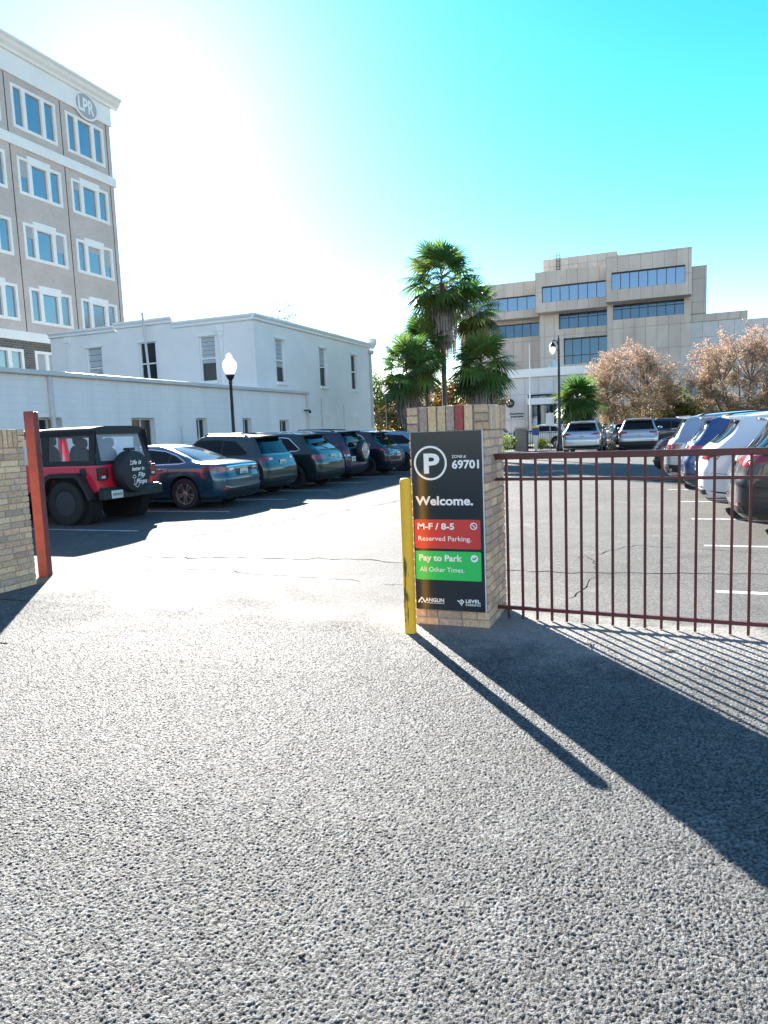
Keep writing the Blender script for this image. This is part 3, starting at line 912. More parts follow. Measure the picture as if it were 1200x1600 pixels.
b = MB(); b.tube([(X2 + .04, ky(31.6), 0), (X2 + .04, ky(31.6), kz(3.3))], .02, 6); b.tube([(X2 + .04, ky(34.2), 0), (X2 + .04, ky(34.2), kz(3.0))], .015, 6); b.build('conduit', 'gutter', tb)
b = MB(); b.box(-20.05 * K - .1, -15.6, Y2 - .5, Y2 - .01, 3.52, 3.62); b.build('flashing', 'white_trim', tb)

# ---- tall brick office building
ob = thing('office_tower', (0, 0, 0), 0, 'tall tan brick office tower with white cornice and triple windows', 'building')
XT = -38.0; cols = [35.72 - 4.44 * i for i in range(6, -1, -1)] + [40.16]
rows = [(21.45, 24.12, 0), (17.42, 19.74, 1), (13.40, 15.70, 1), (9.38, 11.66, 1)]
ops = [(y + .16, y + 3.40, a + .16, c - .16) for y in cols for a, c, k in rows]
b = MB(); block(b, -62, XT, 0, 44.45, 8.2, 24.6, ops, (), .3); b.build('wall', 'tan_brick', ob)
opl = [(y + .16, y + 3.40, 5.0, 7.5) for y in cols]
b = MB(); block(b, -62, XT, 0, 44.45, 0, 8.18, opl, (), .3); b.build('base_wall', 'dark_brick', ob)
b = MB(); b.box(-62.2, XT + .12, -.2, 44.57, 24.58, 25.85); b.build('frieze', 'cornice', ob)
b = MB()
prof = [(0, 25.86), (.2, 25.9), (.25, 26.05), (.5, 26.2), (.65, 26.4), (.85, 26.48), (.85, 26.6), (0, 26.65)]
b.prism([(XT + .1 + a * .75, z) for a, z in prof], -1, 45.18, 'y')
b.prism([(44.55 + a * .75, z) for a, z in prof], -62, XT + .1, 'x'); b.build('cornice', 'cornice', ob)
b = MB(); b.box(-61, XT, 0, 44.4, 25.86, 26.2); b.build('roof', 'roof_membrane', ob)
for z0, z1 in ((20.3, 20.95), (8.18, 8.76)):
    b = MB(); b.box(XT - .2, XT + .14, -.1, 44.6, z0, z1); b.build('string_course', 'cornice', ob)
for y in [c - .42 for c in cols] + [44.05]:
    for z0, z1 in ((8.77, 20.29), (20.96, 24.57)):
        b = MB(); b.box(XT, XT + .012, y - .03, y + .03, z0, z1); b.build('control_joint', 'joint', ob)
def triple(y, z0, z1, head):
    f = MB(); x0, x1 = XT - .14, XT + .05
    f.box(x0, x1, y, y + .18, z0, z1); f.box(x0, x1, y + 3.38, y + 3.56, z0, z1)
    f.box(x0, x1 + .01, y + .18, y + 3.38, z0, z0 + .2); f.box(x0, x1 + .004, y + .18, y + 3.38, z1 - .18, z1)
    f.box(x0, x1, y + .83, y + 1.11, z0 + .2, z1 - .18); f.box(x0, x1, y + 2.34, y + 2.62, z0 + .2, z1 - .18)
    if head: f.box(x0, x1 + .03, y + .8, y + 2.66, z1 - .28, z1 + .22)
    fo = f.build('window', 'cornice', ob)
    p = MB()
    for a, c in ((.18, .83), (1.11, 2.34), (2.62, 3.38)): p.quad((XT - .1, y + a, z0 + .2), (XT - .1, y + c, z0 + .2), (XT - .1, y + c, z1 - .18), (XT - .1, y + a, z1 - .18))
    p.build('pane', 'glass_tower', fo)
    if r_.random() < .45:
        p = MB()
        for a, c in ((.18, .83), (1.11, 2.34), (2.62, 3.38)):
            if r_.random() < .6:
                zz = z1 - .18 - (z1 - z0) * r_.uniform(.12, .5); p.box(XT - .1, XT - .085, y + a, y + c, zz, z1 - .18)
        if p.v: p.build('blind', 'tower_blind', fo)
r_ = random.Random(12)
for y in cols:
    for a, c, k in rows: triple(y, a, c, k)
    triple(y, 4.84, 7.62, 0)
em = MB(); n = 40; ey, ez = 42.05, 25.05
def oval(mb, ry, rz, x0, x1): mb.prism([(ey + ry * math.cos(2 * math.pi * i / n), ez + rz * math.sin(2 * math.pi * i / n)) for i in range(n)], x0, x1, 'x')
oval(em, 1.12, .92, XT + .12, XT + .2); eo = em.build('emblem', 'cornice', ob)
em = MB(); oval(em, .98, .79, XT + .16, XT + .215); em.build('emblem_field', 'concrete_grey', eo)
em = MB(); text_mesh(em, 'LPR', ey - .78, ez - .42, .88, 1.5, fn=lambda a, c: (XT + .23, a, c), bold=.03); em.build('emblem_letters', 'white_trim', eo, fix=False)

# ---- concrete civic building across the street
cb = thing('civic_building', (0, 0, 0), 0, 'stepped brutalist concrete office building with bands of glass', 'building')
def cblock(name, mat, x0, x1, y0, y1, z0, z1, ops=(), depth=.5):
    b = MB(); block(b, x0, x1, y0, y1, z0, z1, (), ops, depth); o = b.build(name, mat, cb)
    return o
def band(y, x0, x1, z0, z1, n, depth, gm='glass_office', trans=None, first=None):
    f = MB(); yy = y + depth - .12
    ws = (x1 - x0) / n
    for i in range(n + 1):
        x = x0 + ws * i; f.box(x - .035, x + .035, yy - .03, yy + .05, z0, z1)
    f.box(x0, x1, yy - .032, yy + .05, z0, z0 + .07); f.box(x0, x1, yy - .032, yy + .05, z1 - .12, z1)
    if trans: f.box(x0, x1, yy - .034, yy + .05, trans - .04, trans + .04)
    fo = f.build('window_band', 'mullion', cb)
    p = MB()
    for i in range(n): p.quad((x0 + ws * i, yy, z0), (x0 + ws * (i + 1), yy, z0), (x0 + ws * (i + 1), yy, z1), (x0 + ws * i, yy, z1))
    p.build('pane', gm, fo)
cblock('upper_wing', 'concrete', -5.45, 2.8, 80, 96, 14.05, 18.68, [(-4.9, 2.2, 15.25, 17.0)])
band(80, -4.9, 2.2, 15.25, 17.0, 8, .5, 'civic_glass')
cblock('lower_wing', 'concrete', -5.44, 2.78, 81.8, 96, 0, 14.03, [(-4.85, 2.15, 12.4, 13.98), (-4.8, -2.2, 0.3, 3.2), (-1.6, .8, .3, 3.2), (1.3, 2.6, .3, 3.2)])
band(81.8, -4.85, 2.15, 12.4, 13.98, 8, .5, 'glass_office', 13.5)
cblock('upper_wing', 'concrete', -13.1, -5.46, 82, 96, 13.95, 18.3, [(-12.4, -5.6, 14.98, 16.72)])
band(82, -12.4, -5.6, 14.98, 16.72, 7, .5, 'civic_glass')
cblock('lower_wing', 'concrete', -12.9, -5.47, 83.6, 96, 0, 13.93, [(-10.8, -5.6, 12.15, 13.9), (-10.3, -5.6, 8.2, 11.1), (-12, -6, .3, 3.4)], .8)
band(83.6, -10.8, -5.6, 12.15, 13.9, 5, .8, 'glass_office', 13.4); band(83.6, -10.3, -5.6, 8.2, 11.1, 5, .8, 'glass_office', 9.2)
cblock('upper_wing', 'concrete', -24, -13.12, 85, 96, 14.0, 18.1, [(-22.5, -13.5, 14.88, 16.5)])
band(85, -22.5, -13.5, 14.88, 16.5, 8, .5, 'civic_glass')
cblock('lower_wing', 'concrete', -23, -12.92, 86.6, 96, 0, 13.98, [(-21.5, -13.5, 12.0, 13.6)])
band(86.6, -21.5, -13.5, 12.0, 13.6, 8, .5)
cblock('penthouse', 'concrete', -13.7, -5.0, 92, 106, 18.0, 21.75)
cblock('stair_wing', 'concrete', 2.81, 4.4, 84, 92, 12.6, 17.5)
b = MB(); b.prism([(84.01, 12.59), (91.9, 12.59), (91.9, 11.6), (85.2, 11.6)], 2.81, 4.3, 'x'); b.build('wing_soffit', 'concrete_plain', cb)
cblock('side_wing', 'concrete_pale', 2.8, 8.15, 83, 96, 0, 11.58, [(3.4, 5.0, .3, 3.2), (5.6, 7.8, .3, 3.2)])
b = MB(); b.box(2.79, 8.2, 82.9, 96, 11.6, 12.35); b.build('parapet', 'concrete', cb)
cblock('side_wing', 'concrete_pale', 8.16, 30, 83.3, 96, 0, 11.5, [(9, 14, .3, 3.2), (15, 20, .3, 3.2), (21, 28, .3, 3.2)])
cblock('portal', 'concrete_pale', -15.6, -6.0, 76.5, 83.5, 0, 6.55, [(-13.2, -8.6, 0.25, 4.75)], 1.6)
band(76.5, -13.2, -8.6, .25, 4.75, 5, 1.6, 'glass_office', 2.6)
for x0, x1 in ((-4.8, -2.2), (-1.6, .8), (1.3, 2.6)): band(81.8, x0, x1, .3, 3.2, 2, .5, 'glass_office')
for x0, x1 in ((3.4, 5.0), (5.6, 7.8)): band(83, x0, x1, .3, 3.2, 2, .5, 'glass_office')
for x0, x1 in ((9, 14), (15, 20), (21, 28)): band(83.3, x0, x1, .3, 3.2, 4, .5, 'glass_office')
b = MB(); b.box(-15.2, -5.9, 76.2, 83.4, 6.57, 7.42); b.build('portal_fascia', 'fascia', cb)
b = MB(); b.box(-12.9, -9.6, 74.6, 77.5, 3.65, 4.3); b.build('canopy', 'fascia', cb)
for x in (-12.7, -11.4, -9.85):
    b = MB(); b.box(x - .17, x + .17, 75.0, 75.4, 0, 3.64); b.build('portal_column', 'concrete_plain', cb)
b = MB(); b.prism([(-11.6, 7.43), (-9.6, 7.43), (-10.6, 8.3)], 78, 80, 'y'); b.build('skylight', 'civic_glass', cb)
b = MB(); b.box(-16.5, -5, 73.5, 76.4, 0, .28); b.box(-16, -5.5, 74.5, 76.41, .281, .42); b.build('entrance_steps', 'concrete_plain', cb)
b = MB(); b.lathe([(.46, 0), (.46, .06), (.4, .08)], (-15.05, 76.42, 3.95), 28, 'y'); so_ = b.build('seal', 'mullion', cb)
b = MB(); r_ = random.Random(3)
for i in range(9):
    a = r_.uniform(0, 6.28); q = r_.uniform(0, .25); b.box(-15.05 + q * math.cos(a) - .07, -15.05 + q * math.cos(a) + .07, 76.33, 76.36, 3.95 + q * math.sin(a) - .05, 3.95 + q * math.sin(a) + .05)
b.build('seal_relief', 'concrete_plain', so_)
b = MB()
for z, n, x0 in ((2.72, 9, -15.1), (2.42, 8, -15.0)):
    for i in range(n): b.box(x0 + i * .17, x0 + i * .17 + .11, 76.46, 76.49, z, z + .16)
b.build('wall_inscription', 'mullion', cb)
for x in (-12.0, -11.8):
    pass
b = MB()
for x in (-12.05, -11.65): b.tube([(x, 91.9, 18), (x, 91.9, 22.4)], .04, 5)
for i in range(12): b.tube([(-12.05, 91.9, 18.4 + i * .33), (-11.65, 91.9, 18.4 + i * .33)], .03, 5)
b.build('ladder', 'mullion', cb)
fp = thing('flagpole', (-12.95 * .92, 70.5, 0), 0, 'white flagpole in front of the concrete portal', 'flagpole')
b = MB(); b.tube([(0, 0, 0), (0, 0, 4), (0, 0, 9.4)], [.09, .08, .04], 8); b.build('pole', 'fascia', fp, smooth=True)

# ---- small litter on the drive
for i, (x, y, lab) in enumerate([(-1.0, 1.72, 'tiny dry leaf lying alone on the near asphalt'), (-.45, 5.0, 'dry twig and leaf scrap among the bar shadows of the gate'), (.05, 5.02, 'second dry scrap further along the bar shadows of the gate'), (-6.4, 5.1, 'brown leaf at the foot of the left brick pier'), (.85, 4.75, 'brown leaf at the right end of the bar shadows')]):
    t = thing('fallen_leaf', (x, y, .012), i * 1.3, lab, 'leaf')
    b = MB(); b.tint = None
    pts = [(-.03, 0), (-.012, .012), (.01, .014), (.03, .002), (.012, -.012), (-.012, -.011)]
    k = .45 if i == 0 else 1.0
    v = [(a * k, c * k, .006 * math.sin(a * 60 + i)) for a, c in pts]
    b.add(v + [(a, c, z + .0012) for a, c, z in v], [(0, 1, 2, 3, 4, 5), (11, 10, 9, 8, 7, 6)] + [(j, (j + 1) % 6, 6 + (j + 1) % 6, 6 + j) for j in range(6)])
    b.build('blade', 'bark', t)
    if i in (1, 2):
        b = MB(); b.tube([(-.07, -.02, .004), (0, .01, .012), (.08, .015, .004)], .003, 5); b.tube([(0, .01, .012), (.03, .04, .006)], .002, 4); b.build('stem', 'bark', t)

# ================================================================ STREET FURNITURE
def acorn_lamp(x, y, k, label):
    t = thing('lamp_post', (x, y, 0), 0, label, 'lamp post', 'globe lamp posts')
    b = MB(); b.lathe([(.17, 0), (.17, .12), (.13, .2), (.11, .5), (.075, .62), (.06, .9), (.052, 3.55 * k), (.07, 3.6 * k), (.055, 3.68 * k), (.12, 3.78 * k), (.15, 3.86 * k), (.15, 3.9 * k)], n=16); b.build('pole', 'black_metal', t, smooth=True, angle=45)
    z = 3.9 * k
    b = MB(); b.lathe([(.12, z), (.2, z + .1), (.245, z + .26), (.235, z + .4), (.16, z + .52), (.10, z + .56), (.11, z + .62), (.07, z + .69), (.012, z + .73)], n=20); b.build('globe', 'globe', t, smooth=True)
acorn_lamp(-13.8, 21.2, .945, 'white acorn globe lamp against the low white building, behind the dark cars')
acorn_lamp(-16.05, 42.0, .985, 'far white globe lamp before dark foliage at the end of the white building')
t = thing('street_lamp', (-5.45, 42, 0), 0, 'tall black street lamp with hanging white lantern beside small palm', 'street lamp')
b = MB(); b.lathe([(.2, 0), (.2, .3), (.12, .5), (.1, 1.2), (.085, 1.25), (.065, 6.3), (.05, 6.4), (.02, 6.55)], n=12); b.build('pole', 'black_metal', t, smooth=True, angle=40)
b = MB(); b.tube([(0, 0, 5.9), (-.12, 0, 6.25), (-.3, 0, 6.3), (-.34, 0, 6.15)], .03, 6); b.tube([(0, 0, 5.6), (-.2, 0, 5.9), (-.3, 0, 6.2)], .018, 6); b.build('arm', 'black_metal', t)
b = MB(); b.lathe([(.03, 6.2), (.12, 6.1), (.2, 5.98), (.2, 5.93)], (-.34, 0, 0), 12); b.build('lantern_hood', 'black_metal', t)
b = MB(); b.lathe([(.17, 5.93), (.19, 5.8), (.13, 5.6), (.03, 5.52)], (-.34, 0, 0), 12); b.build('lantern', 'globe', t, smooth=True)

t = thing('iron_fence', (0, 43.5, 0), 0, 'low black iron picket fence behind the far parked cars', 'fence')
def pickets(x0, x1):
    b = MB(); x = x0
    while x < x1:
        b.box(x - .011, x + .011, -.011, .011, .04, 1.2); x += .125
    b.box(x0, x1, -.02, -.0115, .16, .2); b.box(x0, x1, -.02, -.0115, 1.05, 1.09)
    b.build('picket_panel', 'black_metal', t)
    for xx in (x0 - .03, x1 + .03):
        b = MB(); b.box(xx - .03, xx + .03, -.03, .03, 0, 1.28); b.build('post', 'black_metal', t)
pickets(-16.6, -12.6); pickets(-12.4, -8.35); pickets(-7.5, -4.4); pickets(2.4, 8)
brick_far = thing('fence_pier', (-7.92, 43.5, 0), 0, 'small dark brick pier in the iron fence beyond the lot', 'brick pier')
b = MB(); b.box(-.3, .3, -.3, .3, 0, 1.36); b.build('shaft', panels('pier_brick', (.2, .17, .15), (.3, .26, .23), (.3, .28, .26), .21, .075, .5, .01), brick_far)
b = MB(); b.box(-.35, .35, -.35, .35, 1.361, 1.47); b.build('cap', 'concrete_plain', brick_far)

t = thing('sign_post', (-6.35, 44.6, 0), 0, 'thin steel post with a white notice by the fence pier', 'sign')
b = MB(); b.tube([(0, 0, 0), (0, 0, 2.3)], .03, 6); b.build('pole', 'steel', t)
b = MB(); b.box(-.25, .25, -.04, -.031, 1.5, 2.25); b.build('panel', 'sheet_sign', t)
t = thing('pay_station', (-6.95, 42.9, 0), 0, 'blue box with a yellow top on a white post by the iron fence', 'pay station')
b = MB(); b.box(-.08, .08, -.06, .06, 0, .95); b.build('post', 'sheet_sign', t)
b = MB(); b.box(-.19, .19, -.12, .12, .951, 1.36); b.build('cabinet', 'blue_sign', t, bevel=.02)
b = MB(); b.box(-.19, .19, -.12, .12, 1.361, 1.47); b.build('cap', 'yellow', t, bevel=.02)
t = thing('parking_notice', (-15.9, 39.2, 0), 0, 'small white notice with blue foot beside the white building corner', 'sign')
b = MB(); b.tube([(0, 0, 0), (0, 0, 1.75)], .025, 6); b.build('pole', 'steel', t)
b = MB(); b.box(-.17, .17, -.04, -.027, 1.25, 1.8); b.build('panel', 'sheet_sign', t)
b = MB(); b.box(-.17, .17, -.045, -.041, 1.26, 1.38); b.build('blue_band', 'blue_sign', t)
t = thing('feather_banner', (-2.4, 47, 0), 0, 'red and green banner standing behind the two silver cars', 'banner')
b = MB(); b.tube([(0, 0, 0), (0, 0, 1.75)], .02, 6); b.build('pole', 'steel', t)
b = MB(); b.box(-.28, .28, -.03, -.022, 1.0, 1.62); b.build('upper_cloth', 'red_vinyl', t)
b = MB(); b.box(-.3, .25, -.03, -.022, .45, .995); b.build('lower_cloth', 'green_vinyl', t)
t = thing('dumpster', (-15.2, 40.6, 0), 0, 'dark green lidded waste container beside the white building', 'dumpster')
b = MB(); b.prism([(-.95, .12), (.95, .12), (1.05, 1.35), (-1.05, 1.15)], -.75, .75, 'y'); b.build('bin', 'dumpster', t, bevel=.03)
b = MB(); b.prism([(-1.08, 1.17), (1.08, 1.37), (1.08, 1.43), (-1.08, 1.23)], -.8, .8, 'y'); b.build('lid', 'plastic', t, bevel=.02)

# ================================================================ PLANTS
def rnd_unit(r):
    z = r.uniform(-1, 1); a = r.uniform(0, 2 * math.pi); s = math.sqrt(1 - z * z)
    return Vector((s * math.cos(a), s * math.sin(a), z))
GREENS = [(.075, .155, .04), (.10, .185, .045), (.13, .21, .045), (.065, .135, .04), (.17, .22, .05)]
def frond(mb, base, az, el, pl, fr, r, tints, droop=.45):
    d = Vector((math.cos(az) * math.cos(el), math.sin(az) * math.cos(el), math.sin(el)))
    side = Vector((-math.sin(az), math.cos(az), 0)); up = side.cross(d) * -1
    if up.z < 0: up = -up
    sag = Vector((0, 0, -1))
    p1 = base + d * pl + sag * pl * .12
    tint = r.choice(tints); k = r.uniform(.8, 1.2); mb.tint = (.10 * k, .12 * k, .03 * k)
    mb.bar(base, p1, .035, .02)
    d2 = (d + sag * .22).normalized(); up2 = side.cross(d2) * -1
    if up2.z < 0: up2 = -up2
    n = 25
    roll = r.uniform(-.4, .4); s2 = (side * math.cos(roll) + up2 * math.sin(roll)); u2 = (up2 * math.cos(roll) - side * math.sin(roll))
    for i in range(n):
        a = R(-128 + 256 * i / (n - 1)) + r.gauss(0, .03)
        L = fr * (0.62 + .38 * math.cos(a * .55)) * r.uniform(.9, 1.06)
        v = d2 * math.cos(a) + s2 * math.sin(a) - u2 * .18 * abs(math.sin(a)) + u2 * .1
        v.normalize()
        wv = (s2 * math.cos(a) - d2 * math.sin(a)).normalized()
        mb.tint = tuple(c * k * r.uniform(.85, 1.2) for c in tint)
        pts = []
        for q, wd in ((.06, .012), (.4, .045), (.72, .034), (1.0, .004)):
            p = p1 + v * L * q + sag * L * droop * max(0, q - .35) ** 1.7
            pts.append((p - wv * wd * fr, p + wv * wd * fr))
        for (a0, b0), (a1, b1) in zip(pts, pts[1:]): mb.quad(a0, b0, b1, a1)
def palm(name, x, y, zc, fr, nf, tr, skirt, seed, label, lean=(0, 0), elmin=-45, pl=1.0, zsk=None):
    r = random.Random(seed); t = thing(name, (x, y, 0), 0, label, 'palm tree')
    top = Vector((lean[0], lean[1], zc))
    b = MB(); n = 14
    pts = [Vector((lean[0] * (i / n) ** 1.5, lean[1] * (i / n) ** 1.5, zc * i / n)) for i in range(n + 1)]
    b.tube(pts, [tr * (1.35 if i == 0 else 1 - .15 * i / n) * (1 + .04 * (i % 2)) for i in range(n + 1)], 10)
    b.build('trunk', 'palm_bark', t, smooth=True)
    c = MB()
    for i in range(nf):
        f = (i + .5) / nf
        el = R(82 - (82 - elmin) * f ** .9) + r.gauss(0, .08)
        frond(c, top + Vector((0, 0, .25 * (1 - f))), i * 2.39996 + r.gauss(0, .12), el, pl * r.uniform(.8, 1.15), fr * r.uniform(.85, 1.1), r, GREENS if f < .85 else [(.07, .075, .02), (.04, .07, .02)], .35 + .4 * f)
    c.tint = None
    c.build('crown', 'palm_leaf', t, fix=False)
    if skirt:
        sk = MB(); zt = zc - .15; L = skirt
        for i in range(int(420 * min(1.6, L / 2))):
            a = r.uniform(0, 2 * math.pi); q = r.random() ** .7
            z0 = zt - q * L * .75; rad = tr + (.15 + .55 * (1 - q) * r.random() + .4 * r.random()) * fr / 1.1
            ln = r.uniform(.5, 1.2); base = Vector((top.x + math.cos(a) * (tr + .03), top.y + math.sin(a) * (tr + .03), z0 + .15))
            k = r.uniform(.6, 1.25); sk.tint = (.40 * k, .34 * k, .30 * k)
            e = Vector((top.x + math.cos(a) * rad, top.y + math.sin(a) * rad, z0 - ln * .3)); e2 = Vector((top.x + math.cos(a) * rad * .96, top.y + math.sin(a) * rad * .96, z0 - ln))
            sd_ = Vector((-math.sin(a), math.cos(a), 0)) * r.uniform(.02, .055)
            sk.quad(base - sd_ * .4, base + sd_ * .4, e + sd_, e - sd_); sk.quad(e - sd_, e + sd_, e2 + sd_ * .4, e2 - sd_ * .4)
        sk.build('dead_frond_skirt', 'palm_leaf', t, fix=False)
    return t
palm('fan_palm', -10.2, 35, 8.75, 1.15, 40, .135, 3.4, 1, 'tallest fan palm with a long skirt of dead fronds', pl=1.3)
palm('fan_palm', -9.05, 37, 7.5, .95, 30, .14, 1.9, 2, 'fan palm half hidden behind the tallest palm, level with its skirt', pl=.95)
palm('fan_palm', -7.65, 32.3, 4.3, 1.05, 38, .18, 1.7, 3, 'short bushy fan palm to the right of the tallest palm trunk', elmin=-55, pl=.9)
palm('fan_palm', -11.25, 32.3, 4.35, .95, 34, .155, 2.0, 4, 'short fan palm with open crown beside the far globe lamp', elmin=-55, pl=1.05)
palm('fan_palm', -10.75, 34.3, 5.6, .95, 36, .105, 2.0, 5, 'slim dark fan palm leaning behind the left short palm', lean=(-.4, 0), elmin=-60, pl=.9)
palm('cabbage_palm', -4.75, 45, 2.9, 1.1, 46, .2, .9, 6, 'small round cabbage palm beside the black street lamp', elmin=-50, pl=.7)

def leafquad(mb, p, r, s, tint):
    n = rnd_unit(r); a = n.orthogonal().normalized() * s; b = n.cross(a) * r.uniform(.5, .9)
    mb.tint = tint
    mb.quad(p - a, p - b * .7, p + a, p + b * .7)
def myrtle(x, y, rad, zt, seed, label):
    """multi-stem tree: limbs fanning from a low fork into a dome of fine twigs with thin rust leaves"""
    r = random.Random(seed); t = thing('crape_myrtle', (x, y, 0), 0, label, 'tree')
    limbs = MB(); tw = MB(); lv = MB()
    zc = zt * .52
    def dome(f0, f1):
        while True:
            u = rnd_unit(r) * r.uniform(f0, f1)
            p = Vector((u.x * rad, u.y * rad, zc + u.z * (zt - zc) * (1 if u.z > 0 else .85)))
            lump = 1 + .10 * math.sin(3.1 * p.x + seed) * math.cos(2.7 * p.y) + .06 * math.sin(5 * p.z + p.x * 2)
            p.x *= lump; p.y *= lump
            if p.z > zt * .16: return p
    def link(mb, a, b, w0, w1, n, bow, seg=4):
        mid = (a + b) / 2 + Vector((0, 0, -bow)) + rnd_unit(r) * bow * .6
        pts = [a * (1 - s) ** 2 + mid * 2 * s * (1 - s) + b * s * s for s in [i / seg for i in range(seg + 1)]]
        mb.tube(pts, [w0 + (w1 - w0) * i / seg for i in range(seg + 1)], n, cap=False); return pts
    n1 = [(Vector((0, 0, .1)), [])]; L1 = []
    for i in range(9):
        a = 2 * math.pi * i / 9 + r.uniform(-.25, .25); q = r.uniform(.3, .62)
        b = Vector((math.cos(a) * rad * q, math.sin(a) * rad * q, zt * r.uniform(.34, .55)))
        L1 += link(limbs, Vector((math.cos(a) * .14, math.sin(a) * .14, 0)), b, .085, .045, 6, .25)[2:]
    def near(L, p, k=1):
        return min(L, key=lambda q: (q - p).length + max(0, q.z - p.z) * 1.5 + r.random() * .25)
    L2 = []
    for i in range(90):
        p = dome(.45, .8); L2 += link(limbs, near(L1, p), p, .034, .014, 5, .12)[2:]
    L3 = []
    for i in range(420):
        p = dome(.6, .98); L3 += link(tw, near(r.sample(L2, 60), p), p, .014, .007, 3, .06, 3)[1:]
    for i in range(5600):
        a = r.choice(L3); p = a + (rnd_unit(r) + Vector((a.x / rad, a.y / rad, .5))).normalized() * r.uniform(.25, .6)
        link(tw, a, p, .007, .003, 3, .03, 2)
        up = (p.z - zt * .45) / (zt * .5)
        for j in range(11):
            pp = a + (p - a) * r.uniform(.3, 1.05) + rnd_unit(r) * .10
            if r.random() < .3 + .6 * max(0, min(1, up)): col = r.choice([(.48, .31, .24), (.54, .36, .27), (.42, .27, .20), (.58, .41, .31)])
            else: col = r.choice([(.30, .25, .13), (.22, .21, .10), (.36, .27, .15), (.32, .22, .13)])
            k = r.uniform(.75, 1.2); leafquad(lv, pp, r, r.uniform(.028, .058), tuple(v * k for v in col))
    limbs.build('trunk', 'bark', t, smooth=True, fix=False)
    tw.build('twigs', 'pale_bark', t, fix=False)
    lv.build('crown', 'leaf', t, fix=False)
myrtle(-2.0, 52, 3.4, 7.1, 21, 'rust brown crape myrtle behind the two silver cars')
myrtle(4.75, 50, 3.5, 7.3, 22, 'rust brown crape myrtle above the row of cars by the gate end')

def broadleaf(name, x, y, rad, zt, zb, seed, cols, label, leaf=.13, n=7500, clumps=34):
    r = random.Random(seed); t = thing(name, (x, y, 0), 0, label, 'tree')
    tr = MB(); tr.tube([(0, 0, 0), (.05, .03, zb * .6), (0, .05, zb + .3 * (zt - zb))], [.2, .16, .1], 8)
    c = Vector((0, 0, (zt + zb) / 2)); E = Vector((rad, rad, (zt - zb) / 2)); lv = MB(); cl = []
    for i in range(clumps):
        u = rnd_unit(r) * r.uniform(.35, .92); p = c + Vector((u.x * E.x, u.y * E.y, u.z * E.z))
        cl.append((p, rad * r.uniform(.22, .42), r.choice(cols), r.uniform(.65, 1.25)))
        tr.tube([(0, .05, zb * .6 + r.uniform(0, .3) * (zt - zb)), (c + (p - c) * .5) * 1.0, p], [.06, .04, .012], 5, cap=False)
    for i in range(n):
        p, q, col, k = r.choice(cl); u = rnd_unit(r) * q * r.random() ** .45
        kk = k * r.uniform(.75, 1.25)
        leafquad(lv, p + Vector((u.x, u.y, u.z * .8)), r, leaf * r.uniform(.6, 1.2), tuple(v * kk for v in col))
    tr.build('trunk', 'bark', t, smooth=True, fix=False); lv.build('crown', 'leaf', t, fix=False)
ORG = [(.26, .13, .035), (.32, .18, .05), (.2, .09, .03), (.16, .1, .035)]
broadleaf('autumn_tree', -17.2, 60, 2.9, 6.0, .8, 31, ORG, 'orange brown autumn tree behind the tallest palm trunk')
broadleaf('autumn_tree', -13.6, 57, 2.0, 6.2, 1.0, 32, [(.22, .12, .06), (.28, .16, .09), (.18, .1, .05)], 'dull russet tree against the concrete portal beside the short bushy palm')
broadleaf('autumn_tree', -20.3, 58, 2.7, 5.2, .3, 33, [(.08, .07, .02), (.16, .1, .03), (.05, .06, .02), (.24, .15, .04)], 'low brown and green tree behind the far globe lamp')
broadleaf('green_tree', -24.5, 62, 2.8, 7.3, 1.0, 34, GREENS, 'dark green tree at the end of the white building')
broadleaf('green_tree', -36, 64, 3.0, 14.4, 8.5, 35, [(.05, .09, .03), (.07, .11, .04)], 'treetop showing just above the white building roof', n=1800)
broadleaf('yellow_tree', 1.2, 57, 2.3, 4.4, .8, 36, [(.28, .24, .05), (.2, .2, .05), (.14, .15, .04)], 'yellow green small tree under the crape myrtle by the concrete building')
broadleaf('yellow_tree', 8.6, 58, 2.4, 4.2, .6, 37, [(.3, .22, .05), (.2, .18, .05), (.1, .13, .04)], 'yellow green small tree beneath the second crape myrtle')
def bush(name, x, y, rad, h, seed, cols, label, n=900, leaf=.06):
    r = random.Random(seed); t = thing(name, (x, y, 0), 0, label, 'bush'); lv = MB(); st = MB()
    for i in range(14):
        u = rnd_unit(r); st.tube([(0, 0, 0), (u.x * rad * .7, u.y * rad * .7, h * r.uniform(.4, .8))], [.015, .006], 4, cap=False)
    for i in range(n):
        u = rnd_unit(r) * r.random() ** .35; k = r.uniform(.7, 1.25)
        p = Vector((u.x * rad * (1 + .2 * math.sin(5 * u.y)), u.y * rad, h * .52 + u.z * h * .5))
        leafquad(lv, p, r, leaf * r.uniform(.6, 1.3), tuple(v * k for v in r.choice(cols)))
    st.build('stems', 'bark', t, fix=False); lv.build('crown', 'leaf', t, fix=False)
YG = [(.2, .28, .02), (.28, .33, .03), (.12, .2, .02)]
bush('shrub', -8.85, 42.4, .75, 1.15, 41, YG, 'yellow green shrub beside the small brick fence pier')
bush('shrub', -6.9, 44.4, .45, .75, 42, YG, 'small yellow green shrub behind the iron fence')
bush('shrub', -2.0, 49, 1.5, 1.9, 43, [(.3, .32, .2), (.2, .25, .1), (.1, .14, .05)], 'rounded pale green bush behind the two silver cars', 2200)
bush('shrub', -2.4, 38.5, .3, .55, 44, [(.3, .25, .15), (.35, .3, .2)], 'tuft of dry grass between the two silver cars', 300)
bush('shrub', .25, 38.8, .3, .5, 45, [(.3, .25, .15), (.35, .3, .2)], 'tuft of dry grass beside the silver car nearest the row', 300)
bush('shrub', -12.4, 33.5, 1.2, 1.1, 46, GREENS, 'dark low hedge at the foot of the short palms', 2600)

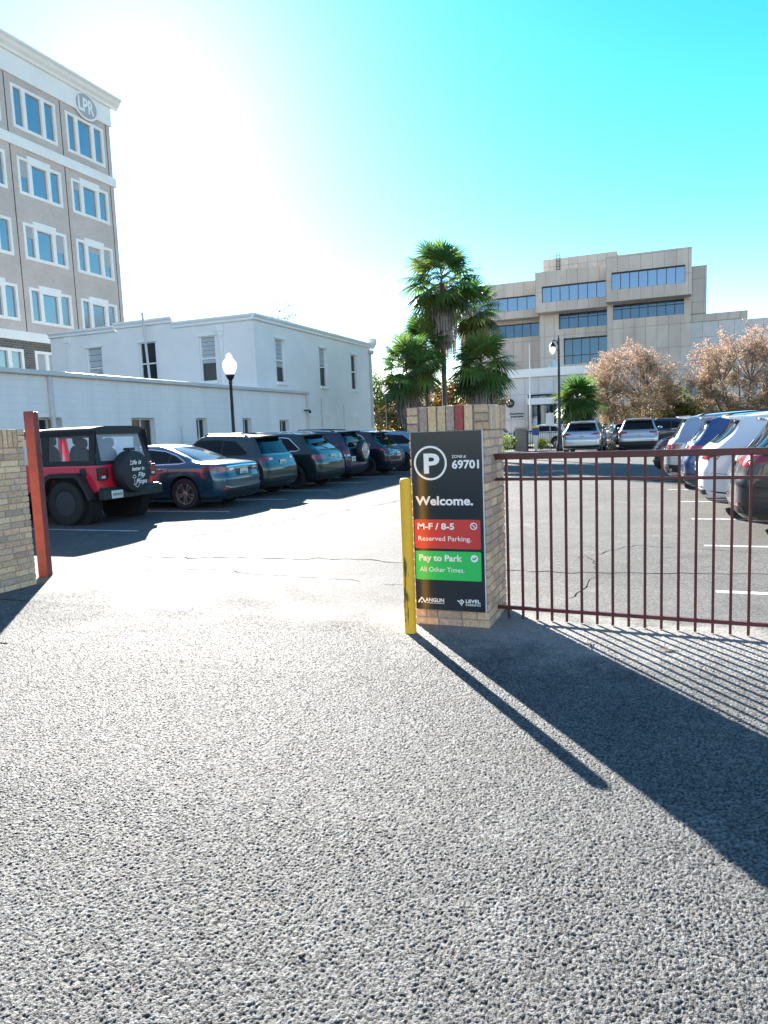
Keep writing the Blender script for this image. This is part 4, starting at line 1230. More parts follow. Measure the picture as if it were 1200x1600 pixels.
# ================================================================ CARS
def pchip(ys, q):
    """monotone cubic through equally spaced keys"""
    ys = np.asarray(ys, float); n = len(ys); d = np.diff(ys); m = np.zeros(n)
    m[0], m[-1] = d[0], d[-1]
    for i in range(1, n - 1):
        m[i] = 0 if d[i - 1] * d[i] <= 0 else 2 * d[i - 1] * d[i] / (d[i - 1] + d[i])
    i = np.minimum(q.astype(int), n - 2); t = q - i
    return (1 + 2 * t) * (1 - t) ** 2 * ys[i] + t * (1 - t) ** 2 * m[i] + t * t * (3 - 2 * t) * ys[i + 1] + t * t * (t - 1) * m[i + 1]
class Car:
    def __init__(s, name, L, W, H, rows, belt, axle, wb, r, colour, label, rear, rz, metal=.3, cat='car', mid=.42, sub=5, rough=.3):
        fwd = Vector((math.cos(rz), math.sin(rz), 0))
        s.root = thing(name, Vector((rear[0], rear[1], 0)) + fwd * L / 2, rz, label, cat, 'cars parked in the lot')
        s.L, s.W, s.H, s.belt, s.axle, s.wb, s.r = L, W, H, belt, axle, wb, r
        s.o = -L / 2
        s.paint = paint(name + '_paint', colour, metal, rough)
        q = np.linspace(0, len(rows) - 1, (len(rows) - 1) * sub + 1)
        K = [pchip([k[j] for k in rows], q) for j in range(6)]
        V = []; N_ = 0
        for z, xr, xf, w, rr, rf in zip(*K):
            half = []
            for i in range(6): half.append((xr, (w - rr) * i / 6))
            for i in range(8):
                a = math.pi / 2 * i / 8; half.append((xr + rr * .8 * (1 - math.cos(a)), w - rr + rr * math.sin(a)))
            for i in range(20):
                f = i / 20; half.append((xr + rr * .8 + (xf - rf * .8 - xr - rr * .8) * f, w))
            for i in range(8):
                a = math.pi / 2 * i / 8; half.append((xf - rf * .8 * (1 - math.sin(a)), w - rf + rf * math.cos(a)))
            for i in range(7): half.append((xf, (w - rf) * (1 - i / 6)))
            ring = []
            for x, y in half:
                y *= 1 - .05 * max(0, (x - .6 * L) / (.4 * L)) ** 2 - .035 * max(0, (.3 * L - x) / (.3 * L)) ** 2
                if x < .3 * L: x += .05 * (y / (W / 2)) ** 2 * max(0, 1 - (x - xr) / .3)
                if x > .7 * L: x -= .10 * (y / (W / 2)) ** 2 * max(0, 1 - (xf - x) / .5)
                k = min(1, max(0, (z - belt) / (H - belt)))
                zz = z - .07 * ((x - mid * L) / (.3 * L)) ** 2 * k
                ring.append((x + s.o, y, zz))
            N_ = len(ring)
            V.append(ring + [(x, -y, z_) for x, y, z_ in ring[-2:0:-1]])
        Mr = len(V[0]); nr = len(V)
        F = []
        for i in range(nr - 1):
            for k in range(Mr): F.append((i * Mr + k, i * Mr + (k + 1) % Mr, (i + 1) * Mr + (k + 1) % Mr, (i + 1) * Mr + k))
        for base in (0, (nr - 1) * Mr):
            for k in range(N_ - 1):
                a, b = k, k + 1; c, d = (Mr - b) % Mr, (Mr - a) % Mr
                f = [base + a, base + b, base + c, base + d]
                f2 = []
                for t in f:
                    if t not in f2: f2.append(t)
                if len(f2) > 2: F.append(tuple(f2))
        mb = MB(); mb.add([p for r_ in V for p in r_], F)
        s.body = mb.build('body', s.paint, s.root, smooth=True, angle=38)
        bm = bmesh.new(); bm.from_mesh(s.body.data); s.bvh = BVHTree.FromBMesh(bm); bm.free()
        # wheel arches
        c = MB()
        for ax in (axle, axle + wb):
            for sy in (-1, 1):
                y0, y1 = sorted((sy * (W / 2 - .34), sy * (W / 2 + .3)))
                c.lathe([(r + .055, y0), (r + .055, y1)], (ax + s.o, 0, r + .01), 36, 'y')
        co = c.build('arch_cutter', 'well', s.root)
        md = s.body.modifiers.new('b', 'BOOLEAN'); md.operation = 'DIFFERENCE'; md.object = co; md.solver = 'EXACT'; md.material_mode = 'TRANSFER'
        dg = bpy.context.evaluated_depsgraph_get()
        me = bpy.data.meshes.new_from_object(s.body.evaluated_get(dg))
        s.body.modifiers.clear(); old = s.body.data; s.body.data = me; me.name = 'body'
        bpy.data.meshes.remove(old); cm = co.data; bpy.data.objects.remove(co); bpy.data.meshes.remove(cm)
        try: me.set_sharp_from_angle(angle=R(38))
        except Exception: pass
    # -- projection on to the shell
    def cast(s, axis, a, b, sg=1):
        if axis == 'y': o, d = Vector((a + s.o, sg * 3, b)), Vector((0, -sg, 0))
        elif axis == 'x': o, d = Vector((-s.L, a, b)), Vector((1, 0, 0))
        elif axis == 'f': o, d = Vector((s.L, a, b)), Vector((-1, 0, 0))
        else: o, d = Vector((a + s.o, b, 4)), Vector((0, 0, -1))
        h = s.bvh.ray_cast(o, d, 12)
        if h[0] is None:
            q = o + d * (3 - s.W / 2 if axis == 'y' else s.L * .6)
            h = s.bvh.find_nearest(q)
            return h[0], -d
        n = h[1]
        if n.dot(d) > 0: n = -n
        return h[0], n
    def patch(s, name, poly, axis, off, m, sg=1, cell=.07, parent=None, thick=.02):
        bm = bmesh.new()
        f = bm.faces.new([bm.verts.new((p[0], p[1], 0)) for p in poly])
        for ax in (0, 1):
            lo, hi = min(p[ax] for p in poly), max(p[ax] for p in poly)
            n = max(1, int((hi - lo) / cell))
            for i in range(1, n):
                co = [0, 0, 0]; co[ax] = lo + (hi - lo) * i / n; no = [0, 0, 0]; no[ax] = 1
                bmesh.ops.bisect_plane(bm, geom=bm.verts[:] + bm.edges[:] + bm.faces[:], plane_co=co, plane_no=no, dist=1e-5)
        bm.verts.index_update()
        top = []; bot = []
        for v in bm.verts:
            p, n = s.cast(axis, v.co.x, v.co.y, sg)
            top.append(p + n * off); bot.append(p + n * (off - thick))
        F = [tuple(v.index for v in f.verts) for f in bm.faces]
        E = [(e.verts[0].index, e.verts[1].index) for e in bm.edges if e.is_boundary]
        bm.free()
        n = len(top); mb = MB()
        mb.add(top + bot, F + [(a, b, b + n, a + n) for a, b in E])
        return mb.build(name, m, parent or s.root, smooth=True, angle=35)
    def both(s, name, poly, axis, off, m, **k):
        a = s.patch(name, poly, axis, off, m, sg=1, **k)
        b = s.patch(name, poly if axis == 'y' else [(-p[0], p[1]) for p in poly][::-1], axis, off, m, sg=-1, **k)
        return a, b
    def line(s, name, pts, wd, axis, off, m, sg=1, parent=None, closed=False, thick=.012):
        P = []
        pts = pts + [pts[0]] if closed else pts
        for (a, b) in zip(pts, pts[1:]):
            n = max(1, int(math.hypot(b[0] - a[0], b[1] - a[1]) / .06))
            P += [(a[0] + (b[0] - a[0]) * i / n, a[1] + (b[1] - a[1]) * i / n) for i in range(n)]
        P.append(pts[-1]); mb = MB(); v = []; n = len(P)
        for i, p in enumerate(P):
            q0, q1 = P[max(0, i - 1)], P[min(n - 1, i + 1)]
            if closed and i in (0, n - 1): q0, q1 = P[-2], P[1]
            d = math.hypot(q1[0] - q0[0], q1[1] - q0[1]) or 1
            nx, ny = -(q1[1] - q0[1]) / d * wd / 2, (q1[0] - q0[0]) / d * wd / 2
            for sgn in (1, -1):
                h, nn = s.cast(axis, p[0] + nx * sgn, p[1] + ny * sgn, sg)
                v += [h + nn * off, h + nn * (off - thick)]
        F = []
        for i in range(n - 1):
            a, b = 4 * i, 4 * i + 4
            F += [(a, b, b + 2, a + 2), (a, a + 1, b + 1, b), (a + 2, b + 2, b + 3, a + 3)]
        mb.add(v, F)
        return mb.build(name, m, parent or s.root)
    def lines(s, name, pts, wd, axis, off, m, **k):
        s.line(name, pts, wd, axis, off, m, sg=1, **k)
        s.line(name, pts if axis == 'y' else [(-p[0], p[1]) for p in pts], wd, axis, off, m, sg=-1, **k)
    def wheels(s, rim='rim_silver', spokes=10, tw=.215, rr=.68):
        r = s.r
        for ax in (s.axle, s.axle + s.wb):
            for sg in (-1, 1):
                yo = s.W / 2 - .012; x = ax + s.o
                t = MB(); pr = [(r * rr, yo - tw), (r * .93, yo - tw), (r, yo - tw + .03), (r, yo - .03), (r * .975, yo - .008), (r * .9, yo), (r * (rr + .03), yo - .008), (r * rr, yo - .03), (r * rr, yo - .06)]
                t.lathe([(a, sg * h) for a, h in pr], (x, 0, r), 36, 'y')
                w_ = t.build('wheel', 'tyre', s.root, smooth=True, angle=40)
                q = MB(); R_ = r * rr
                q.lathe([(R_, sg * (yo - .018)), (R_ * .93, sg * (yo - .022)), (R_ * .9, sg * (yo - .07))], (x, 0, r), 32, 'y')
                q.f = q.f[:-2]; q.t = q.t[:-2]
                for i in range(spokes):
                    a = 2 * math.pi * i / spokes + (.13 if i % 2 else -.13) * (spokes > 6)
                    ca, sa = math.cos(2 * math.pi * i / spokes + .1), math.sin(2 * math.pi * i / spokes + .1)
                    q.bar((x + ca * .04, sg * (yo - .045), r + sa * .04), (x + R_ * .95 * math.cos(a), sg * (yo - .025), r + R_ * .95 * math.sin(a)), .03 if spokes > 6 else .06, .02, (0, 1, 0))
                q.lathe([(.06, sg * (yo - .06)), (.06, sg * (yo - .035)), (.03, sg * (yo - .028))], (x, 0, r), 12, 'y')
                q.build('rim', rim, w_)
                d = MB(); d.lathe([(R_ * .99, sg * (yo - .10)), (.02, sg * (yo - .10))], (x, 0, r), 24, 'y'); d.build('brake_disc', 'well', w_)
    def plate(s, z, y=0, w=.31, h=.15):
        p, n = s.cast('x', y, z); mb = MB()
        mb.box(p.x - .016, p.x - .002, y - w / 2, y + w / 2, z - h / 2, z + h / 2)
        o = mb.build('licence_plate', 'plate', s.root, bevel=.004)
        mb = MB(); r_ = random.Random(int(z * 1000 + s.L * 100))
        for i in range(6):
            yy = y - w * .38 + i * w * .13; mb.box(p.x - .0175, p.x - .016, yy, yy + w * .085, z - h * .22, z + h * r_.uniform(.05, .2))
        mb.build('plate_mark', 'plate_mark', o)
    def mirrors(s, x, z, col=None):
        for sg in (-1, 1):
            p, n = s.cast('y', x, z - .05, sg); y = p.y + sg * .13
            mb = MB(); mb.blob((x + s.o, y, z), (.07, .11, .075), 12, 8, .75); mb.bar((x + s.o + .02, p.y, z - .06), (x + s.o + .01, y, z - .03), .05, .03)
            mb.build('mirror', col or s.paint, s.root, smooth=True)
    def handles(s, xs, z, m=None):
        for x in xs:
            for sg in (-1, 1):
                p, n = s.cast('y', x, z, sg); mb = MB()
                mb.box(p.x - .1, p.x + .1, *sorted((p.y - sg * .005, p.y + sg * .035)), z - .016, z + .016); mb.build('door_handle', m or s.paint, s.root, bevel=.008)
    def seams(s, xs, z0, z1):
        for x, dx in xs: s.lines('door_seam', [(x, z0), (x + dx * .3, (z0 + z1) / 2), (x + dx, z1)], .009, 'y', .0015, 'seam')
    def rails(s, x0, x1, y, m='plastic', h=.035):
        for sg in (-1, 1):
            pts = []
            for i in range(9):
                x = x0 + (x1 - x0) * i / 8; p, n = s.cast('z', x, sg * y); pts.append((p.x, p.y, p.z + (h if 0 < i < 8 else -.005)))
            mb = MB(); mb.tube(pts, .016, 6); mb.build('roof_rail', m, s.root, smooth=True)
    def spoiler(s, x, z, w, ln, m=None, th=.035, drop=.0):
        mb = MB(); k = 8; v = []
        for i in range(k + 1):
            y = -w + 2 * w * i / k; e = .05 * (y / w) ** 2
            v += [(x + ln + s.o + e, y, z + .015 - .03 * (y / w) ** 2), (x + s.o + e, y, z - drop - .02 * (y / w) ** 2), (x + s.o + .01 + e, y, z - drop - th - .02 * (y / w) ** 2), (x + ln + s.o + e, y, z - th * 1.6 - .03 * (y / w) ** 2)]
        F = [(4 * i + a, 4 * i + (a + 1) % 4, 4 * i + 4 + (a + 1) % 4, 4 * i + 4 + a) for i in range(k) for a in range(4)] + [(0, 1, 2, 3), (4 * k + 3, 4 * k + 2, 4 * k + 1, 4 * k)]
        mb.add(v, F); mb.build('spoiler', m or s.paint, s.root, smooth=True, angle=35, bevel=.006)
    def arches(s, m='plastic', wd=.075):
        for ax in (s.axle, s.axle + s.wb):
            pts = [(ax + (s.r + .06 + wd / 2) * math.cos(R(a)), s.r + .01 + (s.r + .06 + wd / 2) * math.sin(R(a))) for a in range(-12, 193, 12)]
            s.lines('arch_trim', pts, wd, 'y', .012, m)
    def lower(s, z, m='plastic'):
        a0, a1 = s.axle + s.r + .12, s.axle + s.wb - s.r - .12
        s.both('side_skirt', [(a0, .25), (a1, .25), (a1, z), (a0, z)], 'y', .010, m, cell=.2)
    def rear_low(s, z, m='plastic', zs=None):
        w = s.W / 2 - .10
        s.patch('lower_bumper', [(-w, .27), (w, .27), (w, z), (-w, z)], 'x', .010, m)
        s.both('bumper_corner', [(.04, .28), (s.axle - s.r - .1, .28), (s.axle - s.r - .1, zs or z), (.04, z)], 'y', .009, m)
def suv_rows(L, W, H, belt, xr, roofw=.345, rr=.2, gb=.13, tail=.05):
    """xr = how far the rear edge of the roof lies in front of the bumper"""
    return [(.24, .16, L - .25, .42 * W, .22, .3), (.33, .05, L - .07, .482 * W, .2, .32), (.50, 0, L, .498 * W, rr, .36), (.70, .0, L - .01, .5 * W, rr, .38),
            (.86, tail, L - .10, .499 * W, rr, .4), (belt - .08, tail + .04, L - .35, .496 * W, rr, .42), (belt, gb, L - 1.0, .478 * W, rr - .01, .4), (belt + .07, gb + .07, L - 1.32, .455 * W, rr - .02, .3),
            (H - .30, xr - .12, L - 1.85, .40 * W, rr - .03, .26), (H - .13, xr - .03, L - 2.1, .365 * W, rr - .03, .24), (H - .06, xr + .02, L - 2.25, roofw * W, .17, .22), (H - .02, xr + .15, L - 2.42, roofw * .83 * W, .16, .2), (H, xr + .4, L - 2.75, roofw * .5 * W, .12, .16)]
def finish_front(c, L, W, H, belt):
    c.patch('windscreen', [(L - 2.02, -.33 * W), (L - 1.2, -.40 * W), (L - 1.2, .40 * W), (L - 2.02, .33 * W)], 'z', .004, 'car_glass')
    c.both('headlight', [(.45, .70), (.82, .72), (.84, .84), (.5, .82)], 'f', .006, 'tail_clear')
    c.patch('grille', [(-.4, .55), (.4, .55), (.44, .78), (-.44, .78)], 'f', .006, 'plastic')
def suv(name, label, rear, rz, colour, L=4.5, W=1.85, H=1.66, belt=1.06, xr=.5, axle=.95, wb=2.68, r=.36, glass=None, rglass=None, tail=None, tails=None, plate=.8, clad=True, rail='plastic', rim='rim_silver',
        chrome=False, spoil=True, metal=.3, lowz=.5, gb=.13, rr=.2, clear=None, spoke=10, handle=None, glass_m='car_glass', tailin=.05, roofw=.345, rough=.3):
    c = Car(name, L, W, H, suv_rows(L, W, H, belt, xr, roofw, rr, gb, tailin), belt, axle, wb, r, colour, label, rear, rz, metal, rough=rough)
    zt = H - .17
    a, b, d, e = .62 + (xr - .5) * .5, 1.35, 2.35, 3.15
    g = glass or [(a, belt + .06), (a + .42, zt - .02), (b + .2, zt + .03), (d + .1, zt + .03), (L - 2.0, zt - .02), (L - 1.42, belt + .05), (L - 1.5, belt + .015), (a + .1, belt + .02)]
    c.both('window_surround', g, 'y', .002, 'plastic')
    def clip(x0, x1, ins=.025):
        # part of the glazed outline between two uprights
        bm = bmesh.new(); cx = sum(p[0] for p in g) / len(g); cz = sum(p[1] for p in g) / len(g)
        f = bm.faces.new([bm.verts.new((p[0] + (ins if p[0] < cx else -ins), p[1] + (ins if p[1] < cz else -ins), 0)) for p in g])
        for x, no in ((x0, 1), (x1, -1)):
            bmesh.ops.bisect_plane(bm, geom=bm.verts[:] + bm.edges[:] + bm.faces[:], plane_co=(x, 0, 0), plane_no=(-no, 0, 0), clear_outer=True)
        bm.faces.ensure_lookup_table()
        out = [(v.co.x, v.co.y) for v in bm.faces[0].verts] if len(bm.faces) else None
        bm.free(); return out
    for x0, x1 in ((0, b), (b + .05, d - .03), (d + .04, L)):
        p = clip(x0, x1)
        if p and len(p) > 2: c.both('side_window', p, 'y', .005, glass_m)
    if chrome: c.lines('window_trim', g, .022, 'y', .008, 'chrome', closed=True)
    rg = rglass or [(-.39 * W, belt + .05), (.39 * W, belt + .05), (.33 * W, H - .16), (-.33 * W, H - .16)]
    c.patch('rear_window', rg, 'x', .005, glass_m)
    c.line('wiper', [(.02, belt + .07), (.3, belt + .16)], .018, 'x', .014, 'plastic')
    for nm, pl, ax in (('tail_light', tail or [(.48, .88), (W / 2 - .03, .86), (W / 2 - .03, 1.0), (.5, .97)], 'x'), ('tail_light', tails or [(.03, .86), (.35, .9), (.4, 1.0), (.04, 1.0)], 'y')):
        c.both(nm, pl, ax, .007, 'tail_red')
    if clear: c.both('reversing_light', clear, 'x', .010, 'tail_clear')
    c.both('reflector', [(W / 2 - .28, .45), (W / 2 - .16, .453), (W / 2 - .16, .478), (W / 2 - .28, .474)], 'x', .014, 'tail_red')
    c.line('tailgate_seam', [(-W * .40, belt - .01), (-W * .385, .62), (-W * .33, .58), (W * .33, .58), (W * .385, .62), (W * .40, belt - .01)], .008, 'x', .0015, 'seam')
    c.line('bumper_seam', [(.05, .7), (axle - r - .07, .66)], .008, 'y', .0015, 'seam', sg=1); c.line('bumper_seam', [(.05, .7), (axle - r - .07, .66)], .008, 'y', .0015, 'seam', sg=-1)
    if plate: c.plate(plate)
    if clad: c.arches(); c.lower(.42)
    c.rear_low(lowz, zs=lowz - .05)
    c.seams([(b + .02, .0), (d, .02), (L - 1.45, -.03)], .36, belt)
    c.handles((b + .18, d + .22), belt - .1, handle)
    c.mirrors(L - 1.62, belt + .09)
    if rail: c.rails(xr + .3, L - 2.3, roofw * .87 * W, rail)
    if spoil: c.spoiler(xr - .16, H - .075, .335 * W, .3)
    c.wheels(rim, spoke)
    finish_front(c, L, W, H, belt)
    return c

# ---------------------------------------------------------------- left row, noses to the white wall
PI = math.pi
# blue saloon
L, W, H = 4.87, 1.84, 1.45
rows_s = [(.20, .16, L - .25, .42 * W, .3, .3), (.29, .05, L - .06, .484 * W, .3, .4), (.48, 0, L, .498 * W, .34, .45), (.64, .0, L - .02, .5 * W, .34, .5), (.80, .04, L - .12, .499 * W, .36, .5),
          (.91, .05, L - .4, .492 * W, .34, .5), (.975, .09, L - .95, .47 * W, .32, .5), (1.015, .40, L - 1.2, .45 * W, .34, .4), (1.06, .66, L - 1.35, .43 * W, .3, .34), (1.2, 1.02, L - 1.65, .385 * W, .25, .3), (1.34, 1.45, L - 2.0, .33 * W, .22, .25), (1.41, 1.75, L - 2.25, .28 * W, .2, .22), (1.44, 2.05, L - 2.5, .2 * W, .15, .2), (1.45, 2.3, L - 2.75, .1 * W, .08, .1)]
c = Car('saloon_car', L, W, H, rows_s, 1.0, 1.02, 2.83, .345, (.022, .075, .12), 'shiny blue saloon parked next to the red off-roader', (-8.78, 13.85), PI, .55, mid=.5, rough=.24)
gs = [(1.0, 1.03), (1.28, 1.18), (1.62, 1.285), (2.05, 1.335), (2.65, 1.32), (3.15, 1.2), (3.62, 1.0), (3.5, .975), (2.2, .985), (1.15, 1.005)]
c.both('window_surround', gs, 'y', .002, 'plastic')
c.both('side_window', [(1.48, 1.03), (1.5, 1.215), (1.65, 1.265), (2.07, 1.31), (2.18, 1.31), (2.2, 1.01)], 'y', .005, 'car_glass')
c.both('side_window', [(1.1, 1.035), (1.3, 1.15), (1.43, 1.21), (1.43, 1.03)], 'y', .005, 'car_glass')
c.both('side_window', [(2.26, 1.005), (2.24, 1.31), (2.62, 1.295), (3.1, 1.18), (3.5, 1.0)], 'y', .005, 'car_glass')
c.lines('window_trim', gs, .02, 'y', .008, 'chrome', closed=True)
c.patch('rear_window', [(.72, -.36 * W), (1.62, -.25 * W), (1.62, .25 * W), (.72, .36 * W)], 'z', .004, 'car_glass')
c.both('tail_light', [(.36, .84), (W / 2 - .03, .80), (W / 2 - .02, .93), (.62, .91)], 'x', .007, 'tail_red'); c.both('tail_light', [(.05, .80), (.42, .87), (.5, .93), (.06, .94)], 'y', .007, 'tail_red')
c.both('reversing_light', [(.38, .845), (.52, .835), (.54, .88), (.42, .885)], 'x', .010, 'tail_clear')
c.line('boot_trim', [(-.62, .915), (0, .93), (.62, .915)], .022, 'x', .012, 'chrome')
c.both('reflector', [(.62, .41), (.78, .42), (.78, .455), (.62, .45)], 'x', .012, 'tail_red')
c.patch('plate_recess', [(-.3, .70), (.3, .70), (.34, .86), (-.34, .86)], 'x', .004, 'car_glass')
c.line('bumper_trim', [(-.72, .5), (-.55, .46), (.55, .46), (.72, .5)], .02, 'x', .01, 'chrome'); c.patch('lower_bumper', [(-.7, .26), (.7, .26), (.66, .4), (-.66, .4)], 'x', .008, 'plastic')
c.line('boot_seam', [(-.66, .96), (-.62, .68), (.62, .68), (.66, .96)], .008, 'x', .0015, 'seam'); c.lines('bumper_seam', [(.08, .74), (.5, .80), (.62, .72)], .007, 'y', .0015, 'seam')
c.plate(.775); c.seams([(1.5, -.1), (2.24, .02), (3.42, -.04)], .33, .97); c.handles((1.68, 2.5), .88); c.mirrors(3.35, 1.04); c.wheels('rim_bright', 10)
finish_front(c, L, W, H, 1.0)

suv('estate_suv', 'dark grey green SUV with a bumper of body colour between the saloon and black SUV', (-9.15, 16.35), PI, (.028, .05, .052), L=4.4, W=1.82, H=1.64, belt=1.05, xr=.42, axle=.86, wb=2.64, r=.35,
    tail=[(.42, .93), (W / 2 - .03, .92), (W / 2 - .03, 1.02), (.44, 1.03)], tails=[(.03, .92), (.26, .94), (.28, 1.02), (.04, 1.03)], clear=[(.44, .945), (.6, .94), (.6, .985), (.45, .99)], plate=.86, metal=.5, lowz=.4, spoke=5)
suv('estate_suv', 'blackish SUV with chrome window line and bright bumper trim', (-8.88, 18.85), PI, (.012, .03, .032), L=4.66, W=1.89, H=1.64, belt=1.06, xr=.62, axle=.9, wb=2.87, r=.37, chrome=True, rail='chrome',
    tail=[(.44, .84), (.91, .83), (.91, .96), (.5, .97)], tails=[(.03, .83), (.3, .85), (.34, .95), (.05, .97)], plate=.88, metal=.4, lowz=.42, clad=False, spoke=10)
rav = suv('estate_suv', 'navy SUV carrying a spare wheel on its tailgate', (-9.12, 21.35), PI, (.01, .016, .045), L=4.4, W=1.83, H=1.68, belt=1.04, xr=.34, axle=.9, wb=2.6, r=.35, plate=None, metal=.35, gb=.1,
    tail=[(.66, .86), (.88, .86), (.86, 1.22), (.72, 1.2)], tails=[(.03, .86), (.16, .9), (.2, 1.2), (.1, 1.22)], clear=[(.7, .8), (.88, .8), (.88, .87), (.7, .87)], lowz=.45, spoke=5)
t = MB(); t.lathe([(.1, -.03), (.34, -.03), (.365, -.08), (.365, -.2), (.345, -.235), (.3, -.24), (.28, -.225), (.1, -.22)], (rav.o + .07, -.05, .95), 32, 'x'); wv = t.build('spare_wheel', 'plastic', rav.root, smooth=True, angle=35)
t = MB(); t.lathe([(.29, -.228), (.27, -.245), (.25, -.229)], (rav.o + .07, -.05, .95), 32, 'x'); t.lathe([(.06, -.225), (.05, -.25), (.01, -.252)], (rav.o + .07, -.05, .95), 12, 'x'); t.build('cover_ring', 'rim_silver', wv)
rav.plate(.72, .55)
suv('estate_suv', 'low black SUV with a chrome window arc, last dark one in the row', (-8.74, 23.9), PI, (.008, .01, .026), L=4.65, W=1.89, H=1.62, belt=1.02, xr=.72, axle=.88, wb=2.82, r=.365, chrome=True, rail='chrome', metal=.3,
    tail=[(.42, .86), (.92, .86), (.92, .95), (.46, .96)], tails=[(.03, .86), (.4, .9), (.42, .95), (.05, .96)], plate=.74, clad=False, lowz=.42, gb=.2)

suv('estate_suv', 'light blue SUV just showing past the left edge of the parking sign', (-8.3, 26.5), PI, (.13, .24, .36), L=4.6, W=1.85, H=1.56, belt=1.02, xr=.3, plate=.75, clad=False, rail=None, gb=.08)

# ---------------------------------------------------------------- right row, tails to the aisle
suv('estate_suv', 'near black SUV nearest the gate, red tail light behind the bars', (.86, 10.72), 0, (.022, .024, .03), L=4.6, W=1.85, H=1.62, belt=1.08, xr=.5, axle=.98, wb=2.7, r=.36, metal=.45, plate=.92, lowz=.44, rr=.26, gb=.16,
    tail=[(.3, .96), (.9, .93), (.9, 1.06), (.62, 1.08), (.34, 1.02)], tails=[(.02, .93), (.42, 1.0), (.36, 1.06), (.04, 1.07)], spoke=10)
suv('estate_suv', 'white SUV in the row right of the gate', (.56, 13.28), 0, (.78, .8, .82), L=4.65, W=1.87, H=1.66, belt=1.1, xr=.55, axle=.95, wb=2.75, r=.365, metal=0, plate=.75, lowz=.42, rail=None, rr=.24, gb=.17, clad=False,
    tail=[(.45, .9), (.91, .9), (.91, 1.0), (.6, 1.02)], tails=[(.02, .9), (.5, .99), (.34, 1.04), (.05, 1.02)], glass=[(1.0, 1.13), (1.25, 1.38), (1.6, 1.48), (2.5, 1.52), (2.65, 1.48), (3.2, 1.15), (3.1, 1.11)])
suv('estate_suv', 'navy blue SUV with a slim light strip between two pale SUVs', (.38, 15.85), 0, (.02, .06, .17), L=4.6, W=1.85, H=1.66, belt=1.08, xr=.45, axle=.95, wb=2.7, r=.36, metal=.4, plate=.8, clad=True,
    tail=[(.3, .98), (.9, .97), (.9, 1.04), (.3, 1.03)], tails=[(.03, .97), (.4, .99), (.4, 1.03), (.04, 1.04)], lowz=.52)
suv('estate_suv', 'pale silver blue SUV with black roof rails in the right row', (.06, 18.4), 0, (.42, .47, .52), L=4.7, W=1.88, H=1.7, belt=1.08, xr=.42, axle=.95, wb=2.75, r=.37, metal=.6, plate=.8, lowz=.55)
suv('estate_suv', 'black SUV farthest along the right row', (-.2, 20.95), 0, (.01, .011, .014), L=4.4, W=1.8, H=1.4, belt=.98, xr=.6, axle=.9, wb=2.65, r=.34, metal=.2, rail=None, clad=False, plate=.7)

# ---------------------------------------------------------------- cars at the far end of the lot
suv('estate_suv', 'silver SUV with wide tail lights facing the fence, beside the black lamp', (-3.68, 36.3), PI / 2, (.46, .49, .52), L=4.8, W=1.89, H=1.68, belt=1.1, xr=.6, axle=1.0, wb=2.8, r=.38, metal=.7, plate=.9, clad=False, lowz=.45, rail='chrome',
    tail=[(.42, .97), (.9, .98), (.9, 1.08), (.62, 1.06)])
suv('estate_suv', 'silver SUV with black lower bumper facing away under the crape myrtle', (-1.02, 36.1), PI / 2, (.42, .43, .44), L=4.7, W=1.85, H=1.72, belt=1.1, xr=.45, axle=1.0, wb=2.7, r=.37, metal=.7, plate=.88, lowz=.6,
    tail=[(.5, .98), (.9, .96), (.9, 1.06), (.5, 1.06)])
suv('hatchback_car', 'dark navy car seen in the gap between the two silver SUVs', (-1.7, 43.3), PI / 2 + .25, (.01, .016, .04), L=4.3, W=1.78, H=1.5, belt=1.0, xr=.5, axle=.85, wb=2.6, r=.33, rail=None, clad=False)
suv('estate_suv', 'dark navy SUV parked beyond the pale silver blue one', (1.9, 43.0), PI, (.012, .016, .045), L=4.5, W=1.85, H=1.66, rail='plastic', r=.37)
suv('estate_suv', 'white SUV side on behind the iron fence by the lamp', (-5.6, 50.0), PI, (.72, .74, .76), L=4.5, W=1.83, H=1.6, metal=0, clad=False)
suv('estate_suv', 'white SUV showing its tail left of the fence pier', (-9.9, 50.2), PI, (.7, .72, .75), L=4.6, W=1.85, H=1.68, metal=0, clad=False)
suv('hatchback_car', 'dark car behind the fence at the left of the pier', (-16.5, 52), PI, (.02, .03, .05), L=4.3, W=1.78, H=1.45, belt=.98, axle=.85, wb=2.6, r=.33, rail=None, clad=False)

# ---------------------------------------------------------------- red off-roader
jr = thing('off_roader', (-9.82 - 1.95, 11.22, 0), PI, 'red off-roader with a black soft top and covered spare wheel', 'off-roader', 'cars parked in the lot')
J = -1.95
jp = paint('off_roader_paint', (.6, .016, .04), 0, .3)
b = MB(); b.prism([(0 + J, .66), (.02 + J, .62), (.2 + J, .60), (2.4 + J, .60), (2.4 + J, 1.13), (.0 + J, 1.13)], -.79, .79, 'y')
body = b.build('body', jp, jr, bevel=.03)
b = MB(); b.prism([(2.41 + J, .62), (3.75 + J, .66), (3.75 + J, 1.0), (3.6 + J, 1.09), (2.41 + J, 1.15)], -.66, .66, 'y'); b.build('bonnet', jp, jr, bevel=.04)
b = MB(); b.prism([(3.76 + J, .66), (3.8 + J, .66), (3.8 + J, 1.02), (3.76 + J, 1.04)], -.62, .62, 'y'); b.build('grille', 'plastic', jr)
b = MB(); b.box(-.17 + J, -.005 + J, -.83, .83, .47, .66); b.prism([(-.16 + J, .662), (-.02 + J, .662), (-.02 + J, .70), (-.12 + J, .70)], -.8, .8, 'y'); b.build('rear_bumper', 'plastic', jr, bevel=.025)
b = MB(); b.box(3.85 + J, 4.02 + J, -.8, .8, .5, .68); b.build('front_bumper', 'plastic', jr, bevel=.02)
